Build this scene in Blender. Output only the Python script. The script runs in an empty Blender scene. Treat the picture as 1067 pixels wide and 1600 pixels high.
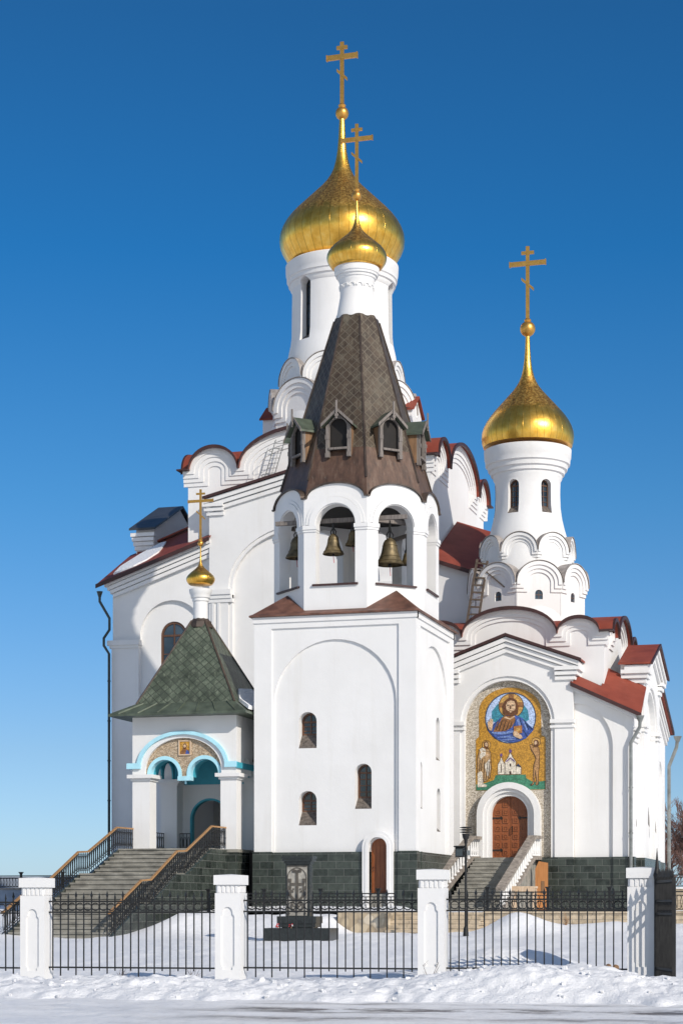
import bpy, bmesh, math, random
from mathutils import Vector, Matrix, noise
from mathutils.geometry import tessellate_polygon
random.seed(7)
R = math.radians
PI = math.pi
sc = bpy.context.scene
col = sc.collection

# ------------------------------------------------------------------ camera, sky, sun, exposure
CAM = (17.27, -69.95, 1.65)
cam_d = bpy.data.cameras.new('camera')
cam = bpy.data.objects.new('camera', cam_d)
col.objects.link(cam)
cam.location = CAM
cam.rotation_euler = (R(90), 0, R(16.1))
cam_d.sensor_fit = 'HORIZONTAL'
cam_d.sensor_width = 36
cam_d.lens = 36 * 3000 / 1067
cam_d.shift_y = (1417 - 800) / 1067
cam_d.shift_x = 0.5 / 1067
cam_d.clip_end = 6000
sc.camera = cam

SUN_AZ, SUN_EL = R(52), R(29)      # azimuth from -Y towards +X
w = bpy.data.worlds.new('World')
sc.world = w
w.use_nodes = True
nt = w.node_tree
bgn = nt.nodes['Background']
sky = nt.nodes.new('ShaderNodeTexSky')
sky.sky_type = 'NISHITA'
sky.sun_disc = False
sky.sun_elevation = SUN_EL
sky.sun_rotation = PI - SUN_AZ
sky.air_density = 1.0
sky.dust_density = 0.35
sky.ozone_density = 1.0
sky.altitude = 200
# clear polar air: deepen the blue of the northern sky, by elevation
tco = nt.nodes.new('ShaderNodeTexCoord')
sep = nt.nodes.new('ShaderNodeSeparateXYZ')
nt.links.new(tco.outputs['Generated'], sep.inputs[0])
crp = nt.nodes.new('ShaderNodeValToRGB')
stops = [(0.0, (.5, .72, 1.30)), (.018, (.50, .72, 1.20)), (.08, (.44, .64, .97)), (.206, (.23, .61, .95)), (.323, (.095, .535, .93)), (.423, (.11, .49, .83)), (.65, (.25, .6, .9)), (1.0, (.4, .75, 1.0))]
while len(crp.color_ramp.elements) < len(stops):
    crp.color_ramp.elements.new(.5)
for el, (ps, cl_) in zip(crp.color_ramp.elements, stops):
    el.position = ps
    el.color = (cl_[0] / 1.3, cl_[1] / 1.3, cl_[2] / 1.3, 1)
nt.links.new(sep.outputs[2], crp.inputs['Fac'])
dt = nt.nodes.new('ShaderNodeVectorMath')
dt.operation = 'DOT_PRODUCT'
dt.inputs[1].default_value = (.25, -.96, 0.0)
nt.links.new(tco.outputs['Generated'], dt.inputs[0])
mr_ = nt.nodes.new('ShaderNodeMapRange')
mr_.interpolation_type = 'SMOOTHSTEP'
mr_.inputs['From Min'].default_value = -.84
mr_.inputs['From Max'].default_value = -.45
nt.links.new(dt.outputs['Value'], mr_.inputs['Value'])
mx = nt.nodes.new('ShaderNodeMix')
mx.data_type = 'RGBA'
mx.inputs[7].default_value = (.78, .80, .86, 1)
nt.links.new(mr_.outputs[0], mx.inputs[0])
nt.links.new(crp.outputs[0], mx.inputs[6])
mu = nt.nodes.new('ShaderNodeMix')
mu.data_type = 'RGBA'
mu.blend_type = 'MULTIPLY'
mu.inputs[0].default_value = 1
nt.links.new(sky.outputs[0], mu.inputs[6])
nt.links.new(mx.outputs[2], mu.inputs[7])
nt.links.new(mu.outputs[2], bgn.inputs['Color'])
bgn.inputs['Strength'].default_value = 0.13

sd = bpy.data.lights.new('sun', 'SUN')
sd.energy = 3.6
sd.angle = R(0.5)
sd.color = (1.0, 0.925, 0.82)
so = bpy.data.objects.new('sun', sd)
col.objects.link(so)
sdir = Vector((math.sin(SUN_AZ) * math.cos(SUN_EL), -math.cos(SUN_AZ) * math.cos(SUN_EL), math.sin(SUN_EL)))
so.rotation_euler = sdir.to_track_quat('Z', 'Y').to_euler()
so.location = sdir * 120
sc.view_settings.view_transform = 'Standard'
sc.view_settings.look = 'None'
sc.view_settings.exposure = 0.1
sc.view_settings.gamma = 1.0

# ------------------------------------------------------------------ materials
def newmat(name):
    m = bpy.data.materials.new(name)
    m.use_nodes = True
    t = m.node_tree
    return m, t, t.nodes['Principled BSDF']

def nd(t, typ, ins=None, **kw):
    n = t.nodes.new(typ)
    for k, v in kw.items():
        setattr(n, k, v)
    if ins:
        for k, v in ins.items():
            if hasattr(v, 'is_output') or isinstance(v, bpy.types.NodeSocket):
                t.links.new(v, n.inputs[k])
            else:
                n.inputs[k].default_value = v
    return n

def c4(c):
    return (c[0], c[1], c[2], 1.0)

def pos(t):
    return nd(t, 'ShaderNodeNewGeometry').outputs['Position']

def noise_n(t, scale, detail=4, vec=None, rough=0.55):
    n = nd(t, 'ShaderNodeTexNoise', {'Scale': scale, 'Detail': detail, 'Roughness': rough})
    t.links.new(vec if vec is not None else pos(t), n.inputs['Vector'])
    return n.outputs['Fac']

def ramp(t, fac, stops):
    r = nd(t, 'ShaderNodeValToRGB')
    e = r.color_ramp.elements
    while len(e) < len(stops):
        e.new(0.5)
    for i, (p, c) in enumerate(stops):
        e[i].position = p
        e[i].color = c4(c) if not isinstance(c, (int, float)) else (c, c, c, 1)
    t.links.new(fac, r.inputs['Fac'])
    return r.outputs['Color']

def mix(t, fac, a, b, blend='MIX'):
    n = nd(t, 'ShaderNodeMix', data_type='RGBA', blend_type=blend)
    for s, v in ((n.inputs['Factor'], fac), (n.inputs['A'], a), (n.inputs['B'], b)):
        pass
    f, A, B = n.inputs[0], n.inputs[6], n.inputs[7]
    for s, v in ((f, fac), (A, a), (B, b)):
        if isinstance(v, bpy.types.NodeSocket):
            t.links.new(v, s)
        elif isinstance(v, (int, float)):
            s.default_value = v
        else:
            s.default_value = c4(v)
    return n.outputs[2]

def math_n(t, op, a, b=None, c=None):
    n = nd(t, 'ShaderNodeMath', operation=op)
    for i, v in enumerate((a, b, c)):
        if v is None:
            continue
        if isinstance(v, bpy.types.NodeSocket):
            t.links.new(v, n.inputs[i])
        else:
            n.inputs[i].default_value = v
    return n.outputs[0]

def bump(t, p, h, strength=0.3, dist=0.02, prev=None):
    b = nd(t, 'ShaderNodeBump', {'Strength': strength, 'Distance': dist})
    t.links.new(h, b.inputs['Height'])
    if prev is not None:
        t.links.new(prev, b.inputs['Normal'])
    t.links.new(b.outputs[0], p.inputs['Normal'])
    return b.outputs[0]

def simple(name, c, rough=0.6, metal=0.0, var=0.15, scale=3.0, bmp=0.0, bscale=30, spec=0.5):
    m, t, p = newmat(name)
    f = noise_n(t, scale)
    lo = tuple(x * (1 - var) for x in c)
    hi = tuple(min(1, x * (1 + var)) for x in c)
    t.links.new(ramp(t, f, [(0.3, lo), (0.7, hi)]), p.inputs['Base Color'])
    p.inputs['Roughness'].default_value = rough
    p.inputs['Metallic'].default_value = metal
    p.inputs['Specular IOR Level'].default_value = spec
    if bmp:
        bump(t, p, noise_n(t, bscale), bmp, 0.02)
    return m

def stretched(t, sx, sy, sz):
    n = nd(t, 'ShaderNodeMapping')
    n.inputs['Scale'].default_value = (sx, sy, sz)
    t.links.new(pos(t), n.inputs['Vector'])
    return n.outputs[0]

def wall_uv(t):
    """horizontal coordinate x+y for axis aligned walls, z upwards"""
    s = nd(t, 'ShaderNodeSeparateXYZ')
    t.links.new(pos(t), s.inputs[0])
    c = nd(t, 'ShaderNodeCombineXYZ')
    t.links.new(math_n(t, 'ADD', s.outputs[0], s.outputs[1]), c.inputs[0])
    t.links.new(s.outputs[2], c.inputs[1])
    return c.outputs[0]

M = {}
def mk_plaster():
    m, t, p = newmat('white_plaster')
    big = noise_n(t, 0.5, 5)
    base = ramp(t, big, [(0.3, (0.70, 0.695, 0.685)), (0.7, (0.76, 0.755, 0.75))])
    streak = noise_n(t, 1.0, 5, stretched(t, 1.6, 1.6, 0.12), 0.7)
    sm = ramp(t, streak, [(0.56, 0.0), (0.76, 0.42)])
    c = mix(t, sm, base, (0.62, 0.60, 0.56))
    peel = noise_n(t, 2.2, 6, None, 0.7)
    pm = ramp(t, peel, [(0.735, 0.0), (0.755, 0.5)])
    c = mix(t, pm, c, (0.55, 0.53, 0.50))
    t.links.new(c, p.inputs['Base Color'])
    p.inputs['Roughness'].default_value = 0.75
    p.inputs['Specular IOR Level'].default_value = 0.25
    b = bump(t, p, noise_n(t, 14, 5), 0.12, 0.02)
    bump(t, p, noise_n(t, 1.2, 3), 0.16, 0.08, b)
    return m
M['white'] = mk_plaster()

def mk_gold():
    m, t, p = newmat('gilded_sheet')
    co = nd(t, 'ShaderNodeTexCoord').outputs['Object']
    s = nd(t, 'ShaderNodeSeparateXYZ')
    t.links.new(co, s.inputs[0])
    ang = math_n(t, 'ARCTAN2', s.outputs[1], s.outputs[0])
    a = math_n(t, 'MULTIPLY', ang, 40 / (2 * PI))
    fr = math_n(t, 'FRACT', a)
    seam = math_n(t, 'LESS_THAN', math_n(t, 'ABSOLUTE', math_n(t, 'SUBTRACT', fr, 0.5)), 0.045)
    cell = nd(t, 'ShaderNodeTexWhiteNoise', noise_dimensions='1D')
    t.links.new(math_n(t, 'FLOOR', math_n(t, 'ADD', a, 0.5)), cell.inputs['W'])
    patch = noise_n(t, 2.6, 6, co, 0.7)
    c = ramp(t, patch, [(0.35, (0.84, 0.44, 0.06)), (0.55, (0.98, 0.58, 0.11)), (0.75, (1.0, 0.69, 0.20))])
    c = mix(t, math_n(t, 'MULTIPLY', cell.outputs['Value'], 0.25), c, (0.55, 0.30, 0.05))
    # weathered, crinkled gilding on the steep upper shoulder (the sheets there have lost their polish)
    up = nd(t, 'ShaderNodeTexCoord').outputs['Generated']
    su = nd(t, 'ShaderNodeSeparateXYZ')
    t.links.new(up, su.inputs[0])
    zz = math_n(t, 'ADD', su.outputs[2], math_n(t, 'MULTIPLY', math_n(t, 'SUBTRACT', patch, 0.5), 0.22))
    um = ramp(t, zz, [(0.27, 0.0), (0.30, 1.0), (0.56, 1.0), (0.66, 0.0)])
    crk = noise_n(t, 9, 6, co, 0.75)
    wc = ramp(t, crk, [(0.40, (0.26, 0.12, 0.03)), (0.52, (0.60, 0.33, 0.08)), (0.62, (0.95, 0.66, 0.18))])
    c = mix(t, math_n(t, 'MULTIPLY', um, 0.88), c, wc)
    c = mix(t, math_n(t, 'MULTIPLY', seam, 0.45), c, (0.20, 0.10, 0.02))
    t.links.new(c, p.inputs['Base Color'])
    p.inputs['Metallic'].default_value = 1.0
    rr = math_n(t, 'ADD', 0.29, math_n(t, 'MULTIPLY', um, 0.16))
    rr = math_n(t, 'ADD', rr, math_n(t, 'MULTIPLY', cell.outputs['Value'], 0.07))
    t.links.new(rr, p.inputs['Roughness'])
    b = bump(t, p, seam, 0.35, 0.02)
    b = bump(t, p, cell.outputs['Value'], 0.10, 0.03, b)
    b = bump(t, p, math_n(t, 'MULTIPLY', crk, um), 0.25, 0.05, b)
    bump(t, p, noise_n(t, 1.8, 3, co), 0.10, 0.15, b)
    return m
M['gold'] = mk_gold()
M['gold_plain'] = simple('gold_leaf', (0.66, 0.35, 0.08), 0.38, 0.85, 0.15, 6, 0.1, 20)

def mk_scales(name, c1, c2, c3, size=0.42, lines=(0.05, 0.045, 0.035)):
    m, t, p = newmat(name)
    uv = nd(t, 'ShaderNodeUVMap').outputs[0]
    mp = nd(t, 'ShaderNodeMapping')
    mp.inputs['Rotation'].default_value = (0, 0, R(45))
    t.links.new(uv, mp.inputs['Vector'])
    br = nd(t, 'ShaderNodeTexBrick', {'Scale': 1.0, 'Mortar Size': 0.016, 'Brick Width': size, 'Row Height': size,
                                     'Color1': (0, 0, 0, 1), 'Color2': (1, 1, 1, 1), 'Mortar': (0.5, 0.5, 0.5, 1)},
            offset=0.0)
    t.links.new(mp.outputs[0], br.inputs['Vector'])
    f = noise_n(t, 1.1, 6, None, 0.65)
    c = ramp(t, f, [(0.35, c1), (0.55, c2), (0.72, c3)])
    cellv = mix(t, 0.38, c, br.outputs['Color'], 'MULTIPLY')
    fine = noise_n(t, 7, 5, stretched(t, 1, 1, 0.35), 0.7)
    cc = mix(t, ramp(t, fine, [(0.5, 0.0), (0.75, 0.5)]), cellv, tuple(min(1, x * 2.0) for x in c3))
    cc = mix(t, math_n(t, 'MULTIPLY', br.outputs['Fac'], 0.6), cc, lines)
    t.links.new(cc, p.inputs['Base Color'])
    p.inputs['Roughness'].default_value = 0.5
    p.inputs['Metallic'].default_value = 0.15
    b = bump(t, p, math_n(t, 'SUBTRACT', 1.0, br.outputs['Fac']), 0.6, 0.02)
    s2 = nd(t, 'ShaderNodeSeparateXYZ'); t.links.new(mp.outputs[0], s2.inputs[0])
    tilt = math_n(t, 'ADD', math_n(t, 'FRACT', math_n(t, 'DIVIDE', s2.outputs[0], size)),
                  math_n(t, 'FRACT', math_n(t, 'DIVIDE', s2.outputs[1], size)))
    b = bump(t, p, math_n(t, 'SUBTRACT', 2.0, tilt), 0.3, 0.03, b)
    bump(t, p, br.outputs['Color'], 0.25, 0.02, b)
    return m
M['tent'] = mk_scales('patinated_tent_scales', (0.045, 0.029, 0.018), (0.085, 0.060, 0.038), (0.125, 0.11, 0.08), 0.27, (0.16, 0.135, 0.10))
M['porchroof'] = mk_scales('green_copper_scales', (0.060, 0.075, 0.050), (0.105, 0.128, 0.09), (0.16, 0.18, 0.13), 0.26,
                           (0.015, 0.018, 0.014))
def mk_tentlow():
    m, t, p = newmat('streaked_brown_copper')
    f = noise_n(t, 2.2, 6, stretched(t, 2.2, 2.2, .35), 0.7)
    c = ramp(t, f, [(0.35, (0.055, 0.032, 0.022)), (0.55, (0.105, 0.058, 0.038)), (0.72, (0.15, 0.10, 0.072))])
    pt = noise_n(t, 5, 6, stretched(t, 1.5, 1.5, .3), .75)
    c = mix(t, ramp(t, pt, [(0.6, 0.0), (0.72, 0.5)]), c, (0.22, 0.20, 0.16))
    t.links.new(c, p.inputs['Base Color'])
    p.inputs['Roughness'].default_value = .5
    p.inputs['Metallic'].default_value = .15
    bump(t, p, f, .35, .04)
    return m
M['tentlow'] = mk_tentlow()
M['copper'] = simple('brown_copper_sheet', (0.16, 0.075, 0.05), 0.5, 0.2, 0.45, 2.5, 0.2, 12)
M['darkcopper'] = simple('dark_copper_sheet', (0.07, 0.05, 0.038), 0.5, 0.2, 0.5, 2.0, 0.2, 12)
M['greencopper'] = simple('green_copper_sheet', (0.085, 0.105, 0.075), 0.45, 0.2, 0.4, 2.0, 0.15, 12)

def mk_red():
    m, t, p = newmat('red_painted_roof')
    f = noise_n(t, 1.3, 5)
    c = ramp(t, f, [(0.3, (0.19, 0.040, 0.024)), (0.7, (0.27, 0.062, 0.037))])
    t.links.new(c, p.inputs['Base Color'])
    p.inputs['Roughness'].default_value = 0.6
    p.inputs['Specular IOR Level'].default_value = 0.3
    u = wall_uv(t)
    s = nd(t, 'ShaderNodeSeparateXYZ'); t.links.new(u, s.inputs[0])
    fr = math_n(t, 'FRACT', math_n(t, 'MULTIPLY', s.outputs[0], 1.6))
    seam = math_n(t, 'LESS_THAN', math_n(t, 'ABSOLUTE', math_n(t, 'SUBTRACT', fr, 0.5)), 0.03)
    b = bump(t, p, seam, 0.5, 0.02)
    bump(t, p, noise_n(t, 5, 3), 0.2, 0.03, b)
    return m
M['red'] = mk_red()
M['capgrey'] = simple('grey_lead_flashing', (0.30, 0.27, 0.25), 0.6, 0.0, 0.4, 3)
M['redtrim'] = simple('dark_red_trim', (0.045, 0.016, 0.014), 0.5, 0.0, 0.3)
M['navy'] = simple('dark_blue_grey_sheet', (0.05, 0.055, 0.065), 0.4, 0.2, 0.3, 2)

def mk_tile(name, c1, c2, mortar, bw, rh, rough=0.25, ms=0.012, bmp=0.4, scale=1.0):
    m, t, p = newmat(name)
    br = nd(t, 'ShaderNodeTexBrick', {'Scale': scale, 'Mortar Size': ms, 'Brick Width': bw, 'Row Height': rh,
                                     'Color1': c4(c1), 'Color2': c4(c2), 'Mortar': c4(mortar), 'Bias': 0.0})
    t.links.new(wall_uv(t), br.inputs['Vector'])
    f = noise_n(t, 4, 6, None, 0.7)
    c = mix(t, ramp(t, f, [(0.4, 0.0), (0.8, 0.5)]), br.outputs['Color'], tuple(min(1, x * 2.2) for x in c2))
    t.links.new(c, p.inputs['Base Color'])
    rr = math_n(t, 'ADD', rough, math_n(t, 'MULTIPLY', br.outputs['Fac'], 0.5))
    t.links.new(rr, p.inputs['Roughness'])
    b = bump(t, p, math_n(t, 'SUBTRACT', 1.0, br.outputs['Fac']), bmp, 0.02)
    bump(t, p, f, 0.1, 0.03, b)
    return m
M['granite'] = mk_tile('dark_green_granite_tile', (0.010, 0.014, 0.012), (0.046, 0.056, 0.048), (0.15, 0.15, 0.14), 0.62, 0.28, 0.25, 0.006)
M['beige'] = mk_tile('beige_stone_blocks', (0.36, 0.29, 0.20), (0.46, 0.38, 0.28), (0.22, 0.19, 0.15), 0.7, 0.15, 0.8, 0.015)
M['step'] = simple('grey_stone_step', (0.25, 0.24, 0.21), 0.75, 0, 0.35, 2.2, 0.25, 25)
M['concrete'] = simple('shade_blue_concrete', (0.30, 0.34, 0.40), 0.8, 0, 0.15, 2)  # blue of deep shade put into the concrete's base colour
M['coping'] = simple('weathered_granite_coping', (0.26, 0.225, 0.19), 0.7, 0, 0.45, 6, 0.3, 40)

def mk_pebble(name, a, b, c, sc_=26):
    m, t, p = newmat(name)
    v = nd(t, 'ShaderNodeTexVoronoi', {'Scale': sc_})
    t.links.new(pos(t), v.inputs['Vector'])
    s = nd(t, 'ShaderNodeSeparateColor'); t.links.new(v.outputs['Color'], s.inputs[0])
    cc = ramp(t, s.outputs[0], [(0.1, a), (0.5, b), (0.9, c)])
    t.links.new(mix(t, ramp(t, v.outputs['Distance'], [(0.45, 0.0), (0.75, 0.7)]), cc, (0.20, 0.165, 0.125)), p.inputs['Base Color'])
    p.inputs['Roughness'].default_value = 0.6
    bump(t, p, math_n(t, 'SUBTRACT', 1.0, v.outputs['Distance']), 0.6, 0.03)
    return m
M['pebble'] = mk_pebble('pebble_dash', (0.36, 0.31, 0.24), (0.55, 0.49, 0.40), (0.70, 0.64, 0.55))
M['pebble_tan'] = mk_pebble('tan_pebble_dash', (0.32, 0.23, 0.14), (0.48, 0.36, 0.24), (0.62, 0.50, 0.36))

def mosaic_mat(name, c, var=0.35):
    m, t, p = newmat('mosaic_' + name)
    v = nd(t, 'ShaderNodeTexVoronoi', {'Scale': 22.0})
    t.links.new(pos(t), v.inputs['Vector'])
    s = nd(t, 'ShaderNodeSeparateColor'); t.links.new(v.outputs['Color'], s.inputs[0])
    cc = ramp(t, s.outputs[0], [(0.0, tuple(x * (1 - var) for x in c)), (1.0, tuple(min(1, x * (1 + var)) for x in c))])
    t.links.new(mix(t, ramp(t, v.outputs['Distance'], [(0.5, 0.0), (0.8, 0.35)]), cc, tuple(x * 0.35 for x in c)), p.inputs['Base Color'])
    p.inputs['Roughness'].default_value = 0.35
    return m
for k, c in dict(ochre=(0.46, 0.235, 0.03), skyblue=(0.42, 0.53, 0.78), teal=(0.04, 0.22, 0.30), navy=(0.02, 0.05, 0.11),
                 halo=(0.52, 0.30, 0.08), hair=(0.12, 0.045, 0.015), skin=(0.58, 0.40, 0.25), robe=(0.25, 0.11, 0.035),
                 mantle=(0.045, 0.09, 0.32), fold=(0.16, 0.24, 0.50), green=(0.05, 0.20, 0.12), ivory=(0.66, 0.60, 0.50),
                 violet=(0.12, 0.06, 0.20), book=(0.38, 0.16, 0.04), tanbody=(0.40, 0.22, 0.09), line=(0.05, 0.025, 0.012),
                 pattern=(0.42, 0.26, 0.12)).items():
    M['mo_' + k] = mosaic_mat(k, c)

def mk_wood(name, c1, c2, rough=0.5, sx=6, sz=0.5):
    m, t, p = newmat(name)
    f = noise_n(t, 3.0, 6, stretched(t, sx, sx, sz), 0.65)
    t.links.new(ramp(t, f, [(0.3, c1), (0.7, c2)]), p.inputs['Base Color'])
    p.inputs['Roughness'].default_value = rough
    bump(t, p, f, 0.2, 0.01)
    return m
M['door'] = mk_wood('varnished_door_wood', (0.17, 0.045, 0.014), (0.33, 0.105, 0.032), 0.4)
M['window_wood'] = mk_wood('brown_window_frame', (0.075, 0.032, 0.016), (0.14, 0.065, 0.034), 0.5)
M['greywood'] = mk_wood('weathered_grey_timber', (0.10, 0.085, 0.075), (0.25, 0.22, 0.20), 0.8)
M['darkwood'] = mk_wood('dark_old_timber', (0.06, 0.045, 0.035), (0.13, 0.095, 0.07), 0.85)
M['brownwood'] = mk_wood('old_brown_timber', (0.13, 0.07, 0.035), (0.28, 0.16, 0.08), 0.8)
M['handrail'] = mk_wood('orange_varnished_handrail', (0.28, 0.145, 0.055), (0.42, 0.235, 0.095), 0.45, 3, 3)
M['plywood'] = mk_wood('orange_plywood', (0.40, 0.16, 0.05), (0.54, 0.24, 0.08), 0.6)
M['palewood'] = mk_wood('pale_raw_boards', (0.48, 0.34, 0.22), (0.66, 0.52, 0.38), 0.7)
M['iron'] = simple('black_iron', (0.018, 0.018, 0.018), 0.45, 0.3, 0.3, 8)
M['iron_worn'] = simple('worn_dark_gate_paint', (0.02, 0.019, 0.018), 0.6, 0.2, 0.5, 5)
M['bronze'] = simple('weathered_bell_bronze', (0.15, 0.115, 0.06), 0.5, 0.6, 0.5, 5, 0.2, 14)
M['teal'] = simple('teal_paint', (0.05, 0.36, 0.46), 0.6, 0, 0.1)
M['lightblue'] = simple('pale_blue_paint', (0.40, 0.71, 0.82), 0.55, 0, 0.08)
M['dark'] = simple('dark_interior', (0.010, 0.008, 0.007), 0.8, 0, 0.3)  # near-black; inside tower and dormers it stands for unlit depth
M['pipe'] = simple('galvanised_pipe', (0.26, 0.27, 0.26), 0.4, 0.6, 0.3)
M['greenpipe'] = simple('dark_green_pipe', (0.03, 0.05, 0.055), 0.45, 0.2, 0.3)
M['khach_dark'] = simple('polished_black_granite', (0.02, 0.024, 0.025), 0.25, 0, 0.4, 9)
M['khach_light'] = simple('grey_carved_stone', (0.33, 0.31, 0.27), 0.75, 0, 0.25, 9, 0.3, 50)
M['khach_carve'] = simple('dark_carved_relief', (0.085, 0.075, 0.062), 0.8, 0, 0.35, 9, 0.3, 50)
M['sill'] = simple('brown_stained_sill', (0.12, 0.10, 0.085), 0.8, 0, 0.6, 9, 0.4, 30)
M['flower'] = simple('red_petals', (0.5, 0.02, 0.03), 0.6)
M['bark'] = simple('reddish_bare_twigs', (0.17, 0.095, 0.075), 0.85, 0, 0.4, 1.5)
M['trunk'] = simple('grey_brown_bark', (0.13, 0.10, 0.085), 0.9, 0, 0.3)
M['straw'] = simple('dry_grass', (0.34, 0.20, 0.10), 0.8, 0, 0.3, 20)
M['stone'] = mk_pebble('rubble_stone', (0.38, 0.30, 0.20), (0.50, 0.41, 0.28), (0.60, 0.52, 0.40), 3.2)

def mk_glass():
    m, t, p = newmat('window_glass')
    f = noise_n(t, 0.9, 2)
    t.links.new(ramp(t, f, [(0.4, (0.016, 0.028, 0.042)), (0.65, (0.05, 0.075, 0.10))]), p.inputs['Base Color'])  # blue-grey of reflected sky is put into the base colour
    p.inputs['Roughness'].default_value = 0.08
    p.inputs['Specular IOR Level'].default_value = 0.8
    bump(t, p, noise_n(t, 1.7, 1), 0.1, 0.05)
    return m
M['glass'] = mk_glass()

def mk_snow():
    m, t, p = newmat('snow')
    big = noise_n(t, 0.35, 4)
    c = ramp(t, big, [(0.3, (0.85, 0.855, 0.87)), (0.7, (0.91, 0.91, 0.915))])
    dirt = noise_n(t, 2.5, 7, None, 0.75)
    c = mix(t, ramp(t, dirt, [(0.66, 0.0), (0.8, 0.30)]), c, (0.45, 0.42, 0.38))
    t.links.new(c, p.inputs['Base Color'])
    p.inputs['Roughness'].default_value = 0.6
    p.inputs['Specular IOR Level'].default_value = 0.3
    b = bump(t, p, noise_n(t, 5, 7, None, 0.72), 0.7, 0.12)
    bump(t, p, noise_n(t, 45, 4), 0.25, 0.012, b)
    return m
M['snow'] = mk_snow()

def mk_road():
    m, t, p = newmat('icy_packed_snow')
    st = stretched(t, 0.7, 0.75, 1)
    f = noise_n(t, 2.0, 7, st, 0.7)
    c = ramp(t, f, [(0.26, (0.66, 0.64, 0.63)), (0.42, (0.86, 0.85, 0.835)), (0.7, (0.94, 0.93, 0.915))])
    gr = noise_n(t, 9.0, 5, stretched(t, 1, .3, 1), 0.8)
    c = mix(t, ramp(t, gr, [(0.54, 0.0), (0.7, 0.4)]), c, (0.46, 0.44, 0.43))
    # bare, dirty wheel tracks
    s = nd(t, 'ShaderNodeSeparateXYZ'); t.links.new(pos(t), s.inputs[0])
    yy = math_n(t, 'SUBTRACT', s.outputs[1], math_n(t, 'MULTIPLY', s.outputs[0], 0.12))
    trk = None
    for y0, w_, k in ((-39.0, 1.1, 1.0), (-36.9, 0.5, 0.4), (-41.4, 0.9, 0.45)):
        a = math_n(t, 'SUBTRACT', 1.0, math_n(t, 'DIVIDE', math_n(t, 'ABSOLUTE', math_n(t, 'SUBTRACT', yy, y0)), w_))
        a = math_n(t, 'MULTIPLY', math_n(t, 'MAXIMUM', a, 0.0), k)
        trk = a if trk is None else math_n(t, 'ADD', trk, a)
    br = noise_n(t, 1.0, 7, stretched(t, 0.45, 0.8, 1), 0.72)
    xm_ = nd(t, 'ShaderNodeMapRange', {'From Min': 2.5, 'From Max': 8.5, 'To Min': 0.3, 'To Max': 0.62})
    t.links.new(s.outputs[0], xm_.inputs['Value'])
    lng = math_n(t, 'ADD', xm_.outputs[0], math_n(t, 'MULTIPLY', math_n(t, 'SUBTRACT', noise_n(t, 1.0, 2, stretched(t, 0.3, 0.1, 1)), .5), .3))
    msk = math_n(t, 'MULTIPLY', trk, ramp(t, br, [(0.42, 0.0), (0.62, 1.0)]))
    msk = math_n(t, 'MULTIPLY', msk, ramp(t, lng, [(0.42, 0.15), (0.56, 2.2)]))
    msk = math_n(t, 'MINIMUM', msk, 0.9)
    c = mix(t, msk, c, (0.10, 0.08, 0.065))
    t.links.new(c, p.inputs['Base Color'])
    t.links.new(ramp(t, f, [(0.3, 0.3), (0.7, 0.65)]), p.inputs['Roughness'])
    b = bump(t, p, f, 0.7, 0.07)
    bump(t, p, gr, 0.5, 0.03, b)
    return m
M['road'] = mk_road()

# ------------------------------------------------------------------ mesh helpers
def FR(ox, oy, a=0.0):
    """wall frame: u along the wall to the right, v up, w outwards; a = 0 faces -Y, 90 faces +X"""
    c, s = math.cos(R(a)), math.sin(R(a))
    return lambda u, v, w: (ox + u * c + w * s, oy + u * s - w * c, v)

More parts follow.
